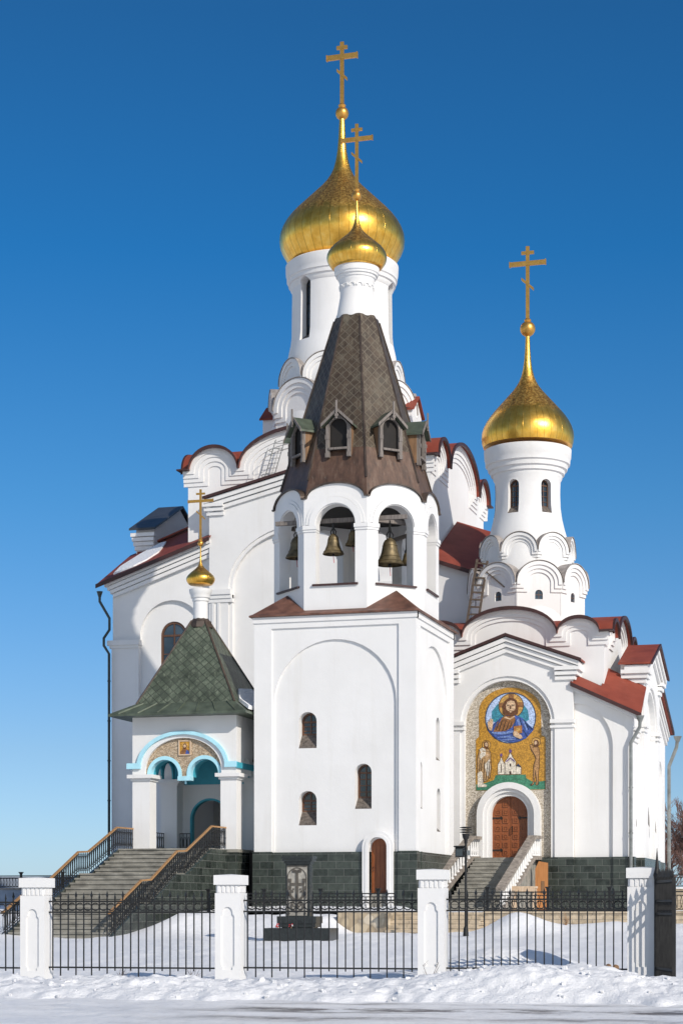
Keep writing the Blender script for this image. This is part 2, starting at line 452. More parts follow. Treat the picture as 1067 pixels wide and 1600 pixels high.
class MB:
    def __init__(self):
        self.v, self.f, self.m, self.uv = [], [], [], {}
        self.mats = []
    def mi(self, mat):
        if mat not in self.mats:
            self.mats.append(mat)
        return self.mats.index(mat)
    def add(self, vs, fs, mat, uvs=None):
        o = len(self.v)
        self.v += [tuple(q) for q in vs]
        k = self.mi(mat)
        for i, f in enumerate(fs):
            if uvs:
                self.uv[len(self.f)] = uvs[i]
            self.f.append([o + j for j in f])
            self.m.append(k)
        return self
    def hexa(self, p, mat):
        return self.add(p, [(0, 3, 2, 1), (4, 5, 6, 7), (0, 1, 5, 4), (1, 2, 6, 5), (2, 3, 7, 6), (3, 0, 4, 7)], mat)
    def box(self, x0, x1, y0, y1, z0, z1, mat):
        return self.hexa([(x0, y0, z0), (x1, y0, z0), (x1, y1, z0), (x0, y1, z0),
                          (x0, y0, z1), (x1, y0, z1), (x1, y1, z1), (x0, y1, z1)], mat)
    def boxl(self, fr, u0, u1, v0, v1, w0, w1, mat):
        return self.hexa([fr(u0, v0, w1), fr(u1, v0, w1), fr(u1, v0, w0), fr(u0, v0, w0),
                          fr(u0, v1, w1), fr(u1, v1, w1), fr(u1, v1, w0), fr(u0, v1, w0)], mat)
    def plate(self, fr, outer, w0, w1, mat, holes=()):
        loops = [list(outer)] + [list(h) for h in holes]
        tri = tessellate_polygon([[Vector((p[0], p[1], 0)) for p in l] for l in loops])
        flat = [p for l in loops for p in l]
        n = len(flat)
        vs = [fr(p[0], p[1], w1) for p in flat] + [fr(p[0], p[1], w0) for p in flat]
        fs = []
        for a, b, c in tri:
            pa, pb, pc = flat[a], flat[b], flat[c]
            ar = (pb[0] - pa[0]) * (pc[1] - pa[1]) - (pb[1] - pa[1]) * (pc[0] - pa[0])
            if abs(ar) < 1e-9:
                continue
            if ar < 0:
                b, c = c, b
            fs.append((a, b, c))
            fs.append((a + n, c + n, b + n))
        o = 0
        for li, l in enumerate(loops):
            k = len(l)
            area = sum(l[i][0] * l[(i + 1) % k][1] - l[(i + 1) % k][0] * l[i][1] for i in range(k))
            ccw = area > 0
            if li > 0:
                ccw = not ccw
            for i in range(k):
                a, b = o + i, o + (i + 1) % k
                fs.append((a, a + n, b + n, b) if ccw else (a, b, b + n, a + n))
            o += k
        return self.add(vs, fs, mat)
    def lathe(self, cx, cy, prof, mat, n=48, cap=True):
        vs, fs = [], []
        for z, r in prof:
            for i in range(n):
                a = 2 * PI * i / n
                vs.append((cx + r * math.cos(a), cy + r * math.sin(a), z))
        for j in range(len(prof) - 1):
            for i in range(n):
                k = (i + 1) % n
                fs.append((j * n + i, j * n + k, (j + 1) * n + k, (j + 1) * n + i))
        if cap:
            fs.append(tuple(reversed(range(n))))
            fs.append(tuple((len(prof) - 1) * n + i for i in range(n)))
        return self.add(vs, fs, mat)
    def tube(self, pts, r, mat, n=6, r2=None):
        pts = [Vector(p) for p in pts]
        vs, fs = [], []
        m = len(pts)
        for i, p in enumerate(pts):
            d = (pts[min(i + 1, m - 1)] - pts[max(i - 1, 0)])
            if d.length < 1e-9:
                d = Vector((0, 0, 1))
            d.normalize()
            ref = Vector((0, 0, 1)) if abs(d.z) < 0.9 else Vector((1, 0, 0))
            x = d.cross(ref).normalized()
            y = d.cross(x).normalized()
            rr = r if r2 is None else r + (r2 - r) * i / max(1, m - 1)
            for k in range(n):
                a = 2 * PI * (k + 0.5) / n
                vs.append(p + x * (rr * math.cos(a)) + y * (rr * math.sin(a)))
        for i in range(m - 1):
            for k in range(n):
                q = (k + 1) % n
                fs.append((i * n + k, i * n + q, (i + 1) * n + q, (i + 1) * n + k))
        fs.append(tuple(reversed(range(n))))
        fs.append(tuple((m - 1) * n + k for k in range(n)))
        return self.add(vs, fs, mat)
    def beam(self, a, b, wd, ht, mat):
        """square section bar between two points"""
        a, b = Vector(a), Vector(b)
        d = (b - a).normalized()
        ref = Vector((0, 0, 1)) if abs(d.z) < 0.95 else Vector((0, 1, 0))
        x = d.cross(ref).normalized() * (wd / 2)
        y = x.cross(d).normalized() * (ht / 2)
        return self.hexa([a - x - y, a + x - y, b + x - y, b - x - y, a - x + y, a + x + y, b + x + y, b - x + y], mat)
    def strip(self, fr, pts, w0, w1, th, mat):
        """roof sheet that follows a wall-top outline (u, v), reaching from w0 to w1"""
        n = len(pts)
        vs = []
        for p in pts:
            vs += [fr(p[0], p[1], w1), fr(p[0], p[1], w0), fr(p[0], p[1] + th, w1), fr(p[0], p[1] + th, w0)]
        fs = []
        for i in range(n - 1):
            a, b = 4 * i, 4 * i + 4
            fs += [(a + 2, b + 2, b + 3, a + 3), (a, a + 1, b + 1, b), (a, b, b + 2, a + 2), (a + 1, a + 3, b + 3, b + 1)]
        fs += [(0, 2, 3, 1), (4 * n - 4, 4 * n - 3, 4 * n - 1, 4 * n - 2)]
        return self.add(vs, fs, mat)
    def sphere(self, c, r, mat, n=16):
        prof = [(c[2] - r * math.cos(PI * (i + .15) / (8.3)), max(1e-3, r * math.sin(PI * (i + .15) / 8.3))) for i in range(9)]
        return self.lathe(c[0], c[1], prof, mat, n)

WO = {}
def wo_of(o):
    return WO.get(o.name, Vector((0, 0, 0))) if o else Vector((0, 0, 0))

def build(name, mb, parent=None, origin=None, smooth=None, label=None, recalc=True):
    if origin is None:
        origin = wo_of(parent)
    origin = Vector(origin)
    me = bpy.data.meshes.new(name)
    me.from_pydata([tuple(Vector(v) - origin) for v in mb.v], [], mb.f)
    for m in mb.mats:
        me.materials.append(M[m])
    me.polygons.foreach_set('material_index', mb.m)
    if mb.uv:
        l = me.uv_layers.new(name='UVMap')
        for fi, uvs in mb.uv.items():
            p = me.polygons[fi]
            for k, li in enumerate(p.loop_indices):
                l.data[li].uv = uvs[k]
    if recalc and not mb.uv:
        bm = bmesh.new(); bm.from_mesh(me)
        bmesh.ops.recalc_face_normals(bm, faces=bm.faces)
        bm.to_mesh(me); bm.free()
    if smooth:
        me.shade_smooth()
        me.set_sharp_from_angle(angle=R(smooth))
    me.update()
    o = bpy.data.objects.new(name, me)
    col.objects.link(o)
    if parent:
        o.parent = parent
    o.location = origin - wo_of(parent)
    WO[o.name] = origin
    if label:
        o['label'] = label
    return o

def tag(o, label, cat, group=None):
    o['label'] = label
    o['category'] = cat
    if group:
        o['group'] = group
    return o

def thing(name, loc, label, cat, group=None):
    o = bpy.data.objects.new(name, None)
    o.empty_display_size = 0.3
    col.objects.link(o)
    o.location = loc
    WO[o.name] = Vector(loc)
    return tag(o, label, cat, group)

def structure(name, mb, **k):
    o = build(name, mb, **k)
    o['kind'] = 'structure'
    return o

def copy_tree(o, parent=None):
    c = o.copy()
    col.objects.link(c)
    if parent:
        c.parent = parent
    for ch in list(o.children):
        copy_tree(ch, c)
    return c

def rep(proto, offs, parent):
    """further copies of a part, moved by (dx, dy, dz) in the parent's space"""
    base = proto.location.copy()
    for d in offs:
        c = proto.copy()
        col.objects.link(c)
        c.parent = parent
        c.location = base + Vector(d)

def cut(o, cutters):
    """subtract closed meshes from o for good"""
    tmp = []
    for mb in cutters:
        t = build('cutter', mb)
        tmp.append(t)
        md = o.modifiers.new('cut', 'BOOLEAN')
        md.object = t
        md.operation = 'DIFFERENCE'
        md.solver = 'EXACT'
    bpy.context.view_layer.update()
    dg = bpy.context.evaluated_depsgraph_get()
    me = bpy.data.meshes.new_from_object(o.evaluated_get(dg))
    o.modifiers.clear()
    old = o.data
    o.data = me
    for t in tmp:
        bpy.data.objects.remove(t)

# outlines
def arc(uc, h, vs, rise=None, n=20, a0=180, a1=0):
    rise = h if rise is None else rise
    return [(uc + h * math.cos(R(a0 + (a1 - a0) * i / n)), vs + rise * math.sin(R(a0 + (a1 - a0) * i / n))) for i in range(n + 1)]

def arch(uc, h, v0, vs, rise=None, n=20):
    return [(uc + h, v0), ] + list(reversed(arc(uc, h, vs, rise, n))) + [(uc - h, v0)]

def rect(u0, u1, v0, v1):
    return [(u0, v0), (u1, v0), (u1, v1), (u0, v1)]

def notched(u0, u1, v0, top, notches):
    """outline: bottom line at v0 with arch notches [(uc, h, vs, rise)], right side, then the top polyline (right to left), left side"""
    pts = [(u0, v0)]
    for uc, h, vs, rise in sorted(notches):
        pts += [(uc - h, v0)] + arc(uc, h, vs, rise) + [(uc + h, v0)]
    pts += [(u1, v0)]
    pts += top
    return pts

def band(uc, ho, hi, vs, v0, ro=None, ri=None, n=24):
    ro = ho if ro is None else ro
    ri = hi if ri is None else ri
    return [(uc - ho, v0)] + arc(uc, ho, vs, ro, n) + [(uc + ho, v0), (uc + hi, v0)] + list(reversed(arc(uc, hi, vs, ri, n))) + [(uc - hi, v0)]

ONION = [(-.42, .80), (-.34, .87), (-.26, .915), (-.18, .96), (-.1, .988), (0, 1.0), (.1, .99), (.2, .955), (.3, .90), (.4, .825), (.5, .735), (.6, .635),
         (.7, .535), (.8, .435), (.9, .335), (1.0, .25), (1.1, .185), (1.2, .14), (1.35, .10), (1.5, .076), (1.7, .058), (1.95, .046), (2.2, .04)]

def orthodox_cross(mb, c, z0, h, arm, th):
    """bars facing -Y: upright, short top bar, main bar, slanted foot bar"""
    x, y = c
    q = 'gold_plain'
    d = th * 0.55
    mb.box(x - th / 2, x + th / 2, y - d / 2, y + d / 2, z0, z0 + h, q)
    e = th * 0.04
    zt = z0 + h * 0.915
    mb.box(x - arm * .175, x + arm * .175, y - d / 2 - e, y + d / 2 + e, zt - th * .42, zt + th * .42, q)
    zm = z0 + h * 0.775
    mb.box(x - arm / 2, x + arm / 2, y - d / 2 - 2 * e, y + d / 2 + 2 * e, zm - th * .62, zm + th * .62, q)
    for s in (-1, 1):
        mb.box(x + s * arm / 2 - th * .14, x + s * arm / 2 + th * .14, y - d / 2 - 3 * e, y + d / 2 + 3 * e, zm - th * .78, zm + th * .78, q)
    zf = z0 + h * 0.50
    k = arm * .17
    mb.plate(FR(x, y), [(-k, zf + k * .9 - th * .4), (k, zf - k * .9 - th * .4), (k, zf - k * .9 + th * .4), (-k, zf + k * .9 + th * .4)], -d / 2 - e, d / 2 + e, q)
    mb.lathe(x, y, [(z0 - .02, th * .75), (z0 + th * .5, th * 1.0), (z0 + th * 1.0, th * .6)], q, 12)

def onion(parent, c, zmax, rmax, stretch, zball, rball, ztop, arm, th, base=-.42):
    prof = [(zmax + h * rmax * stretch, r * rmax) for h, r in ONION if zmax + h * rmax * stretch < zball]
    prof = [(h, r) for h, r in prof if h >= zmax + base * rmax - 1e-6]
    # close at the ball
    prof.append((zball, rmax * .04))
    mb = MB().lathe(c[0], c[1], prof, 'gold', 96)
    d = build('dome', mb, parent, (c[0], c[1], zmax), smooth=60)
    b = MB().sphere((c[0], c[1], zball), rball, 'gold_plain', 24)
    build('ball', b, d, (c[0], c[1], zball), smooth=60)
    x = MB()
    orthodox_cross(x, c, zball + rball * .9, ztop - zball - rball * .9, arm, th)
    build('cross', x, d, (c[0], c[1], zball))
    return d

def window_part(parent, fr, uc, h, v0, vs, w_, bars_v=1, bars_h=3, frame='window_wood', fw=.07):
    """arched window: frame with glazing bars, and its pane"""
    f = MB()
    f.plate(fr, band(uc, h + .02, h - fw, vs, v0), w_ - .05, w_ + .03, frame)
    f.boxl(fr, uc - h + fw, uc + h - fw, v0, v0 + fw, w_ - .045, w_ + .025, frame)
    f.boxl(fr, uc - h + fw, uc + h - fw, vs - fw / 2, vs + fw / 2, w_ - .043, w_ + .022, frame)
    for i in range(bars_v):
        u = uc - h + 2 * h * (i + 1) / (bars_v + 1)
        f.boxl(fr, u - fw * .3, u + fw * .3, v0 + fw, vs + h * .9, w_ - .04, w_ + .018, frame)
    for i in range(bars_h):
        v = v0 + (vs - v0) * (i + 1) / (bars_h + 1)
        f.boxl(fr, uc - h + fw, uc + h - fw, v - fw * .22, v + fw * .22, w_ - .04, w_ + .014, frame)
    o = build('window', f, parent)
    g = MB().plate(fr, arch(uc, h, v0, vs), w_ - .035, w_ - .02, 'glass')
    build('pane', g, o)
    return o

# ================================================================== SETTING: ground, road, terrace
def fence_y(x):
    return -30.52 + 0.0704 * x
def sstep(a, b, x):
    t = max(0.0, min(1.0, (x - a) / (b - a)))
    return t * t * (3 - 2 * t)
def bump2(x, y, cx, cy, rx, ry):
    d = ((x - cx) / rx) ** 2 + ((y - cy) / ry) ** 2
    return math.exp(-d)
def gz(x, y):
    s = y - fence_y(x)
    if s < 1:
        z = -0.03
    else:
        z = -0.03 + (s - 1) * 0.0325
    z += 0.05 * sstep(-4, 6, s) + .012 * (x - 5) * sstep(-3, 0, s) * (1 - sstep(3, 12, s))
    # road bed
    z -= 0.22 * (1 - sstep(-5.5, -4.6, s + .55 * noise.noise(Vector((x * .8, 3, 1))) + .3 * noise.noise(Vector((x * 2.7, 1, 1)))))
    # ploughed bank in front of the fence
    prof = sstep(-5.0, -3.3, s) * (1 - sstep(-2.6, -0.7, s))
    n = noise.fractal(Vector((x * 0.9, y * 0.9, 3.1)), 0.9, 2.1, 4)
    hb = 0.17 + 0.10 * n + 0.30 * bump2(x, 0, 10.4, 0, 2.2, 1) + .04 * math.sin(x * .7)
    z += prof * max(0.03, hb)
    if -6 < s < 0.5:
        k = sstep(-5.2, -4.3, s) * (1 - sstep(-1.6, 0.3, s))
        lump = noise.fractal(Vector((x * 3.2, y * 3.2, 9)), 0.8, 2.2, 4)
        vd = noise.voronoi(Vector((x * 2.6, y * 2.6, 1)))[0][0]
        vd2 = noise.voronoi(Vector((x * 6.5, y * 5.5, 4)))[0][0]
        pk = sstep(-.25, .35, noise.noise(Vector((x * .6, y * .6, 8))))
        z += k * (0.055 * lump + 0.06 * max(0, .5 - vd) + pk * .12 * max(0, .45 - vd2))
    # drift behind the right panel
    z += 0.62 * bump2(x, s, 8.9, 2.5, 1.8, 1.2) * (1 if s > -.2 else sstep(-1.2, -.2, s))
    # wind-packed unevenness of the lawn
    if s > -.5:
        z += 0.07 * noise.fractal(Vector((x * 0.33, y * 0.33, 0.4)), 0.9, 2, 3) * sstep(-.5, 2, s)
        z += 0.035 * noise.fractal(Vector((x * 1.5, y * 1.1, 0.9)), 0.9, 2, 3) * sstep(-.5, 1, s)
    # snow piled against the terrace and the stairs
    z += 0.55 * sstep(-11, -5.6, y) * (1 - sstep(-1.6, -0.4, x)) * sstep(-7.4, -6.4, x)
    z += 0.62 * bump2(x, y, 5.2, -7.0, 1.0, 1.5) + .30 * bump2(x, y, 7.9, -6.2, 2.4, 1.6) + .3 * bump2(x, y, 12, -6.3, 3, 1.3)
    if x < -11.6:
        z += 0.35 * sstep(-2, 10, y)
    z += .25 * bump2(x, y, -12.3, -8, .9, 3.5)
    z += .30 * bump2(x, y, -6.6, -8.2, .8, 2.4)
    if y > -5.4 and x > -11.5:
        z = min(z, 1.2)
    if y > 11.0:
        z = min(z, 1.2)
    return z

def frange(a, b, d):
    n = max(1, round((b - a) / d))
    return [a + (b - a) * i / n for i in range(n)]
xs = [-2500, -900, -300, -120, -60] + frange(-40, -20, 1.5) + frange(-20, -4, .5) + frange(-4, 16.5, .062) + frange(16.5, 24, .5) + frange(24, 45, 2) + [60, 120, 300, 900, 2500]
ys = [-400, -200, -110, -75, -60, -50, -44] + frange(-40, -36.4, .4) + frange(-36.4, -28.6, .062) + frange(-28.6, -24, .16) + frange(-24, -4.5, .3) + frange(-4.5, 14, .8) + [16, 20, 30, 60, 150, 500, 1500, 4000]
g = MB()
gv = []
for y in ys:
    for x in xs:
        if abs(x) > 100 or y > 40 or y < -60:
            z = -0.25 if y < -40 else (0.6 if y > -5 else 0.2)
        else:
            z = gz(x, y)
        gv.append((x, y, z))
nx = len(xs)
g.add(gv, [(j * nx + i, j * nx + i + 1, (j + 1) * nx + i + 1, (j + 1) * nx + i) for j in range(len(ys) - 1) for i in range(nx - 1)], 'snow')
ground = structure('snow_ground', g, smooth=50, recalc=False)

rd = MB()
rv, rf = [], []
rx = [-300, -60] + frange(-20, 40, .25) + [80, 300]
rs = [-36, -20, -14] + frange(-11, -4.9, .12)
for s in rs:
    for x in rx:
        y = fence_y(max(-60, min(60, x))) + s
        z = -0.15 + 0.03 * noise.fractal(Vector((x * .7, y * 1.6, 5)), 0.8, 2, 4)
        rv.append((x, y, z))
k = len(rx)
rf = [(j * k + i, j * k + i + 1, (j + 1) * k + i + 1, (j + 1) * k + i) for j in range(len(rs) - 1) for i in range(k - 1)]
rd.add(rv, rf, 'road')
structure('road', rd, smooth=50, recalc=False)

TZ = 1.45
t_ = MB()
txs = frange(-7.2, 45, .4) + [45]
tys = frange(-5.3, 9.9, .35) + frange(9.9, 60, 2.0) + [60]
tv = []
for y in tys:
    for x in txs:
        z = TZ + .05 * noise.fractal(Vector((x * .6, y * .6, 2)), .9, 2, 3) * sstep(-5.2, -4.2, y)
        if x < 0.3:
            z += .28 * sstep(-4.8, -1.0, y) * (1 - sstep(-.6, .3, x)) * (.6 + .5 * noise.fractal(Vector((x * .5, y * .5, 7)), .9, 2, 3))
        tv.append((x, y, max(z, 1.3)))
k = len(txs)
t_.add(tv, [(j * k + i, j * k + i + 1, (j + 1) * k + i + 1, (j + 1) * k + i) for j in range(len(tys) - 1) for i in range(k - 1)], 'snow')
structure('terrace', t_, smooth=50, recalc=False)

# ================================================================== BELL TOWER
TX, TY = -3.2, 3.2
tower = thing('bell_tower', (TX, TY, 1.45), 'white square bell tower with open belfry and dark scaled tent roof', 'bell tower')
Z0, ZE = 3.72, 12.72
faces = [FR(TX, 0.0, 0), FR(0.0, TY, 90), FR(TX, 6.4, 180), FR(-6.4, TY, 270)]
wl = MB()
win_front = [(-1.095, .355, 7.70, 8.73), (1.105, .325, 5.35, 6.74), (-1.095, .355, 4.75, 5.71)]
win_side = [(1.05, .30, 7.45, 8.85), (-1.85, .30, 5.40, 6.9), (1.2, .30, 4.62, 6.05)]
DU, DH = 1.73, .355
for i, fr in enumerate(faces):
    h = 3.2 if i % 2 == 0 else 3.2 - .75
    wins = win_front if i == 0 else (win_side if i == 1 else [])
    door = [(DU, DH, 3.87, .35)] if i == 0 else []
    holes = [arch(a, b, c, d) for a, b, c, d in wins]
    wl.plate(fr, notched(-h, h, Z0, [(h, ZE), (-h, ZE)], door), -.75, -.16, 'white', holes)
    # arch field
    wl.plate(fr, notched(-h, h, Z0, [(h, ZE), (-h, ZE)], [(0, 2.42, 9.40, 2.42)]), -.16, -.07, 'white')
    # rectangular panel between corner strips
    pts = [(-h, Z0), (-2.50, Z0), (-2.50, ZE - .42), (2.53, ZE - .42), (2.53, Z0), (h, Z0), (h, ZE), (-h, ZE)]
    if h < 3:
        pts = [(-h, ZE - .42), (h, ZE - .42), (h, ZE), (-h, ZE)]
    wl.plate(fr, pts, -.07, 0.0, 'white')
    # soft cornice under the eave
    hh = 3.2 + .05 if i % 2 == 0 else 3.2 - .001
    wl.boxl(fr, -hh, hh, ZE - .20, ZE + .02, -.2, .05, 'white')
build('walls', wl, tower)
pl = MB()
P0 = 1.2
pl.plate(faces[0], notched(-3.22, 3.22, P0, [(3.22, Z0), (-3.22, Z0)], [(DU, DH, 3.87 - .35, .34)]) if False else
         [(-3.22, P0), (DU - DH, P0), (DU - DH, Z0), (-3.22, Z0)], -.75, -.03, 'granite')
pl.plate(faces[0], [(DU + DH, P0), (3.22, P0), (3.22, Z0), (DU + DH, Z0)], -.75, -.03, 'granite')
for u0, u1 in ((-3.25, -2.48), (2.50, 3.25)):
    pl.boxl(faces[0], u0, u1, P0, Z0 + .02, -.3, .05, 'granite')
for fr in (faces[1], faces[3]):
    pl.boxl(fr, -2.46, 3.2, P0, Z0, -.6, .02, 'granite')
pl.boxl(faces[1], -2.46, -2.40, P0, Z0 + .01, -.3, .045, 'granite')
pl.boxl(faces[0], DU - DH, DU + DH, P0, 2.15, -.7, -.05, 'step')
build('plinth', pl, tower)
# door
ds = MB()
ds.plate(faces[0], band(DU, .60, DH, 3.90, 1.45, .60, .36), -.25, .10, 'white')
ds.plate(faces[0], band(DU, DH + .13, DH + .005, 3.90, 1.46, .48, .365), .10, .13, 'white')
dsur = build('door_surround', ds, tower)
dd = MB().plate(faces[0], arch(DU, DH, 2.15, 3.88), -.42, -.34, 'door')
for k in range(4):
    dd.boxl(faces[0], DU - DH + .02 + k * .177, DU - DH + .165 + k * .177, 2.2, 3.95, -.34, -.325, 'door')
do_ = build('door', dd, tower)
build('handle', MB().tube([faces[0](DU - .26, 3.0, -.33), faces[0](DU - .26, 3.0, -.25), faces[0](DU - .26, 3.14, -.25), faces[0](DU - .26, 3.14, -.33)], .015, 'iron'), do_)
for k, (wins, fr) in enumerate(((win_front, faces[0]), (win_side, faces[1]))):
    for uc, h, v0, vs in wins:
        sill_top = v0 + .52 if (vs - v0) < 1.2 else v0 + .42
        wo_ = window_part(tower, fr, uc, h, sill_top, vs, -.60, 1, 2 if vs - sill_top < .8 else 3)
        sb = MB()
        sb.add([fr(uc - h, sill_top + .01, -.57), fr(uc + h, sill_top + .01, -.57), fr(uc + h, v0 + .02, -.165), fr(uc - h, v0 + .02, -.165),
                fr(uc - h, v0 - .02, -.57), fr(uc + h, v0 - .02, -.57), fr(uc + h, v0 - .02, -.165), fr(uc - h, v0 - .02, -.165)],
               [(0, 1, 2, 3), (4, 7, 6, 5), (0, 4, 5, 1), (2, 6, 7, 3), (1, 5, 6, 2), (0, 3, 7, 4)], 'sill')
        build('sill', sb, wo_)
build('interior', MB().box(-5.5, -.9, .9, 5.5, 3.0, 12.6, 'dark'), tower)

# copper skirt over the square
sk = MB()
e0, e1 = 3.36, 2.85
def ring4(h, z):
    return [(TX - h, TY - h, z), (TX + h, TY - h, z), (TX + h, TY + h, z), (TX - h, TY + h, z)]
a, b, c_ = ring4(e0, ZE + .03), ring4(e0, ZE + .09), ring4(e1, 13.06)
sk.add(a + b + c_, [(0, 1, 5, 4), (1, 2, 6, 5), (2, 3, 7, 6), (3, 0, 4, 7), (4, 5, 9, 8), (5, 6, 10, 9), (6, 7, 11, 10), (7, 4, 8, 11), (3, 2, 1, 0), (8, 9, 10, 11)], 'copper')
OA = 3.03
OF = OA * math.tan(R(22.5))
for sx in (-1, 1):
    for sy in (-1, 1):
        q = [(TX + sx * 3.33, TY + sy * 3.33, ZE + .08), (TX + sx * OF * .82, TY + sy * (OA + .22), ZE + .1), (TX + sx * (OA + .22), TY + sy * OF * .82, ZE + .1),
             (TX + sx * OA * .72, TY + sy * OA * .72, 13.72)]
        sk.add(q, [(0, 1, 3), (0, 3, 2), (0, 2, 1), (1, 2, 3)], 'copper')
build('skirt_roof', sk, tower)

# octagonal belfry
OC = [FR(TX + OA * math.sin(R(45 * k)), TY - OA * math.cos(R(45 * k)), 45 * k) for k in range(8)]
bf = MB()
def btop(h, lo=17.22, rise=.55):
    n = 16
    pts = [(h, lo), (h * .9, lo)]
    pts += [(u, v) for u, v in arc(0, h * .9, lo, rise, n, 0, 180)]
    pts += [(-h, lo)]
    o = []
    for p in pts:
        if not o or abs(p[0] - o[-1][0]) > 1e-6 or abs(p[1] - o[-1][1]) > 1e-6:
            o.append(p)
    return o
for k, fr in enumerate(OC):
    bf.plate(fr, [(-OF, 12.7), (OF, 12.7)] + btop(OF), -.5, 0, 'white', [arch(0, .78, 13.95, 16.20)])
    bf.plate(fr, band(0, 1.04, .80, 16.22, 16.20), 0, .06, 'white')
    bf.plate(fr, band(0, 1.17, 1.04, 16.23, 16.23, 1.15, 1.04), 0, .03, 'white')
    for s in (-1, 1):
        u0, u1 = sorted((s * .745, s * (OF + .02)))
        bf.boxl(fr, u0, u1, 16.05, 16.195, -.42, .075, 'white')
        bf.boxl(fr, u0 + .02 * (s > 0), u1 - .02 * (s < 0), 15.96, 16.05, -.40, .04, 'white')
build('belfry_walls', bf, tower)
for k, fr in enumerate(OC):
    build('opening_sill', MB().boxl(fr, -.90, .90, 13.88, 13.95, -.35, .09, 'redtrim'), tower)
ip = MB()
oct_ = lambda r, z: [(TX + r * math.sin(R(22.5 + 45 * k)), TY - r * math.cos(R(22.5 + 45 * k)), z) for k in range(8)]
ip.add(oct_(2.9, 13.6) + oct_(2.9, 13.7), [tuple(range(8)), tuple(range(15, 7, -1))] + [(i, (i + 1) % 8, 8 + (i + 1) % 8, 8 + i) for i in range(8)], 'greywood')
build('belfry_floor', ip, tower)
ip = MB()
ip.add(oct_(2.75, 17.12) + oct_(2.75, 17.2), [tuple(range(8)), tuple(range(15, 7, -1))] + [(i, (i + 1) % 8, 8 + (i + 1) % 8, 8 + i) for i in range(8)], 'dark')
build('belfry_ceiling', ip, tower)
bm_ = MB()
bm_.box(TX - 2.62, TX + 2.62, TY - 2.35, TY - 2.21, 16.42, 16.58, 'greywood')
build('bell_beam', bm_, tower)
for k in (1, 7, 2):
    fr = OC[k]
    build('bell_beam', MB().boxl(fr, -1.0, 1.0, 16.42 + .005 * k, 16.57 + .005 * k, -.78, -.62, 'greywood'), tower)
# copper trim on the arched belfry tops
ct = MB()
for k, fr in enumerate(OC):
    pts = list(reversed(btop(OF + .03)))
    ct.strip(fr, pts, -.45, .09, .05 + .002 * (k % 2), 'darkcopper')
build('belfry_cornice', ct, tower)

# tent
def tent_r(z):
    return 3.02 + (z - 18.0) * (0.86 - 3.00) / (24.9 - 18.0)
tn = MB()
zr = [(17.26, 3.17), (17.62, 3.12), (18.0, 3.00), (19.25, 3.00 - 1.25 * 2.14 / 6.9), (24.9, .86)]
for k in range(8):
    a0, a1 = R(45 * k - 22.5), R(45 * k + 22.5)
    for (za, ra), (zb, rb) in zip(zr, zr[1:]):
        q = [(TX + ra * math.sin(a0), TY - ra * math.cos(a0), za), (TX + ra * math.sin(a1), TY - ra * math.cos(a1), za),
             (TX + rb * math.sin(a1), TY - rb * math.cos(a1), zb), (TX + rb * math.sin(a0), TY - rb * math.cos(a0), zb)]
        ha, hb = ra * math.sin(R(22.5)), rb * math.sin(R(22.5))
        sl = math.hypot(zb - za, (ra - rb) * .924)
        v0 = (za - 17) * sl / (zb - za)
        tn.add(q, [(0, 1, 2, 3)], 'tentlow' if zb < 20 else 'tent', [[(-ha, v0), (ha, v0), (hb, v0 + sl), (-hb, v0 + sl)]])
tent = build('tent_roof', tn, tower)
hp = MB()
for k in range(8):
    a0 = R(45 * k + 22.5)
    hp.beam((TX + 3.03 * math.sin(a0), TY - 3.03 * math.cos(a0), 18.0), (TX + .90 * math.sin(a0), TY - .90 * math.cos(a0), 24.78), .07, .03, 'darkcopper')
build('hip_ridge', hp, tent)
# dormers, one on each slope of the tent
def dormer(k):
    fr = FR(TX, TY, 45 * k)
    W = 2.66
    d = MB()
    pts = [(-.50, 18.86), (-.33, 18.86), (-.33, 19.18), (.33, 19.18), (.33, 18.86), (.50, 18.86), (.50, 20.05), (0, 20.55), (-.50, 20.05)]
    d.plate(fr, pts, W - .10, W, 'greywood', [arch(0, .345, 19.22, 20.0)])
    for s in (-1, 1):
        for v in (18.86, 19.55):
            d.boxl(fr, s * .43 - .075, s * .43 + .075, v, v + .16, W, W + .05, 'greywood')
        d.boxl(fr, s * .43 - .055, s * .43 + .055, 19.02, 20.02, W - .02, W + .035, 'greywood')
    d.boxl(fr, -.37, .37, 19.14, 19.22, W - .02, W + .07, 'greywood')
    for s in (-1, 1):
        d.plate(fr, [(s * .50, 18.95), (s * .46, 18.95), (s * .46, 20.05), (s * .50, 20.05)], 2.05, W - .1, 'brownwood')
    o = build('dormer', d, tower)
    r = MB()
    for s in (-1, 1):
        r.plate(fr, [(0, 20.60), (s * .62, 20.02), (s * .62, 20.10), (0, 20.68)], 1.85, W + .16, 'greencopper')
        r.plate(fr, [(0, 20.58), (s * .64, 19.99), (s * .64, 20.12), (0, 20.71)], W + .165, W + .20, 'greywood')
    build('dormer_roof', r, o)
    f = MB()
    f.boxl(fr, -.035, .035, 20.28, 20.98, W + .202, W + .25, 'greywood')
    f.boxl(fr, -.07, .07, 20.36, 20.46, W + .20, W + .26, 'greywood')
    build('finial', f, o)
    build('shade_panel', MB().plate(fr, arch(0, .40, 19.16, 20.02), W - .21, W - .15, 'dark'), o)  # black panel stands for the shade inside the open dormer
for k in range(8):
    dormer(k)
nk = MB().lathe(TX, TY, [(24.7, .80), (25.0, .82), (25.08, .78), (25.55, .70), (25.75, .665), (26.25, .66), (26.32, .70), (26.42, .71), (26.46, .76), (26.56, .775),
                        (26.56, .83), (26.62, .84), (26.66, .88), (26.87, .90), (26.92, .86)], 'white', 48)
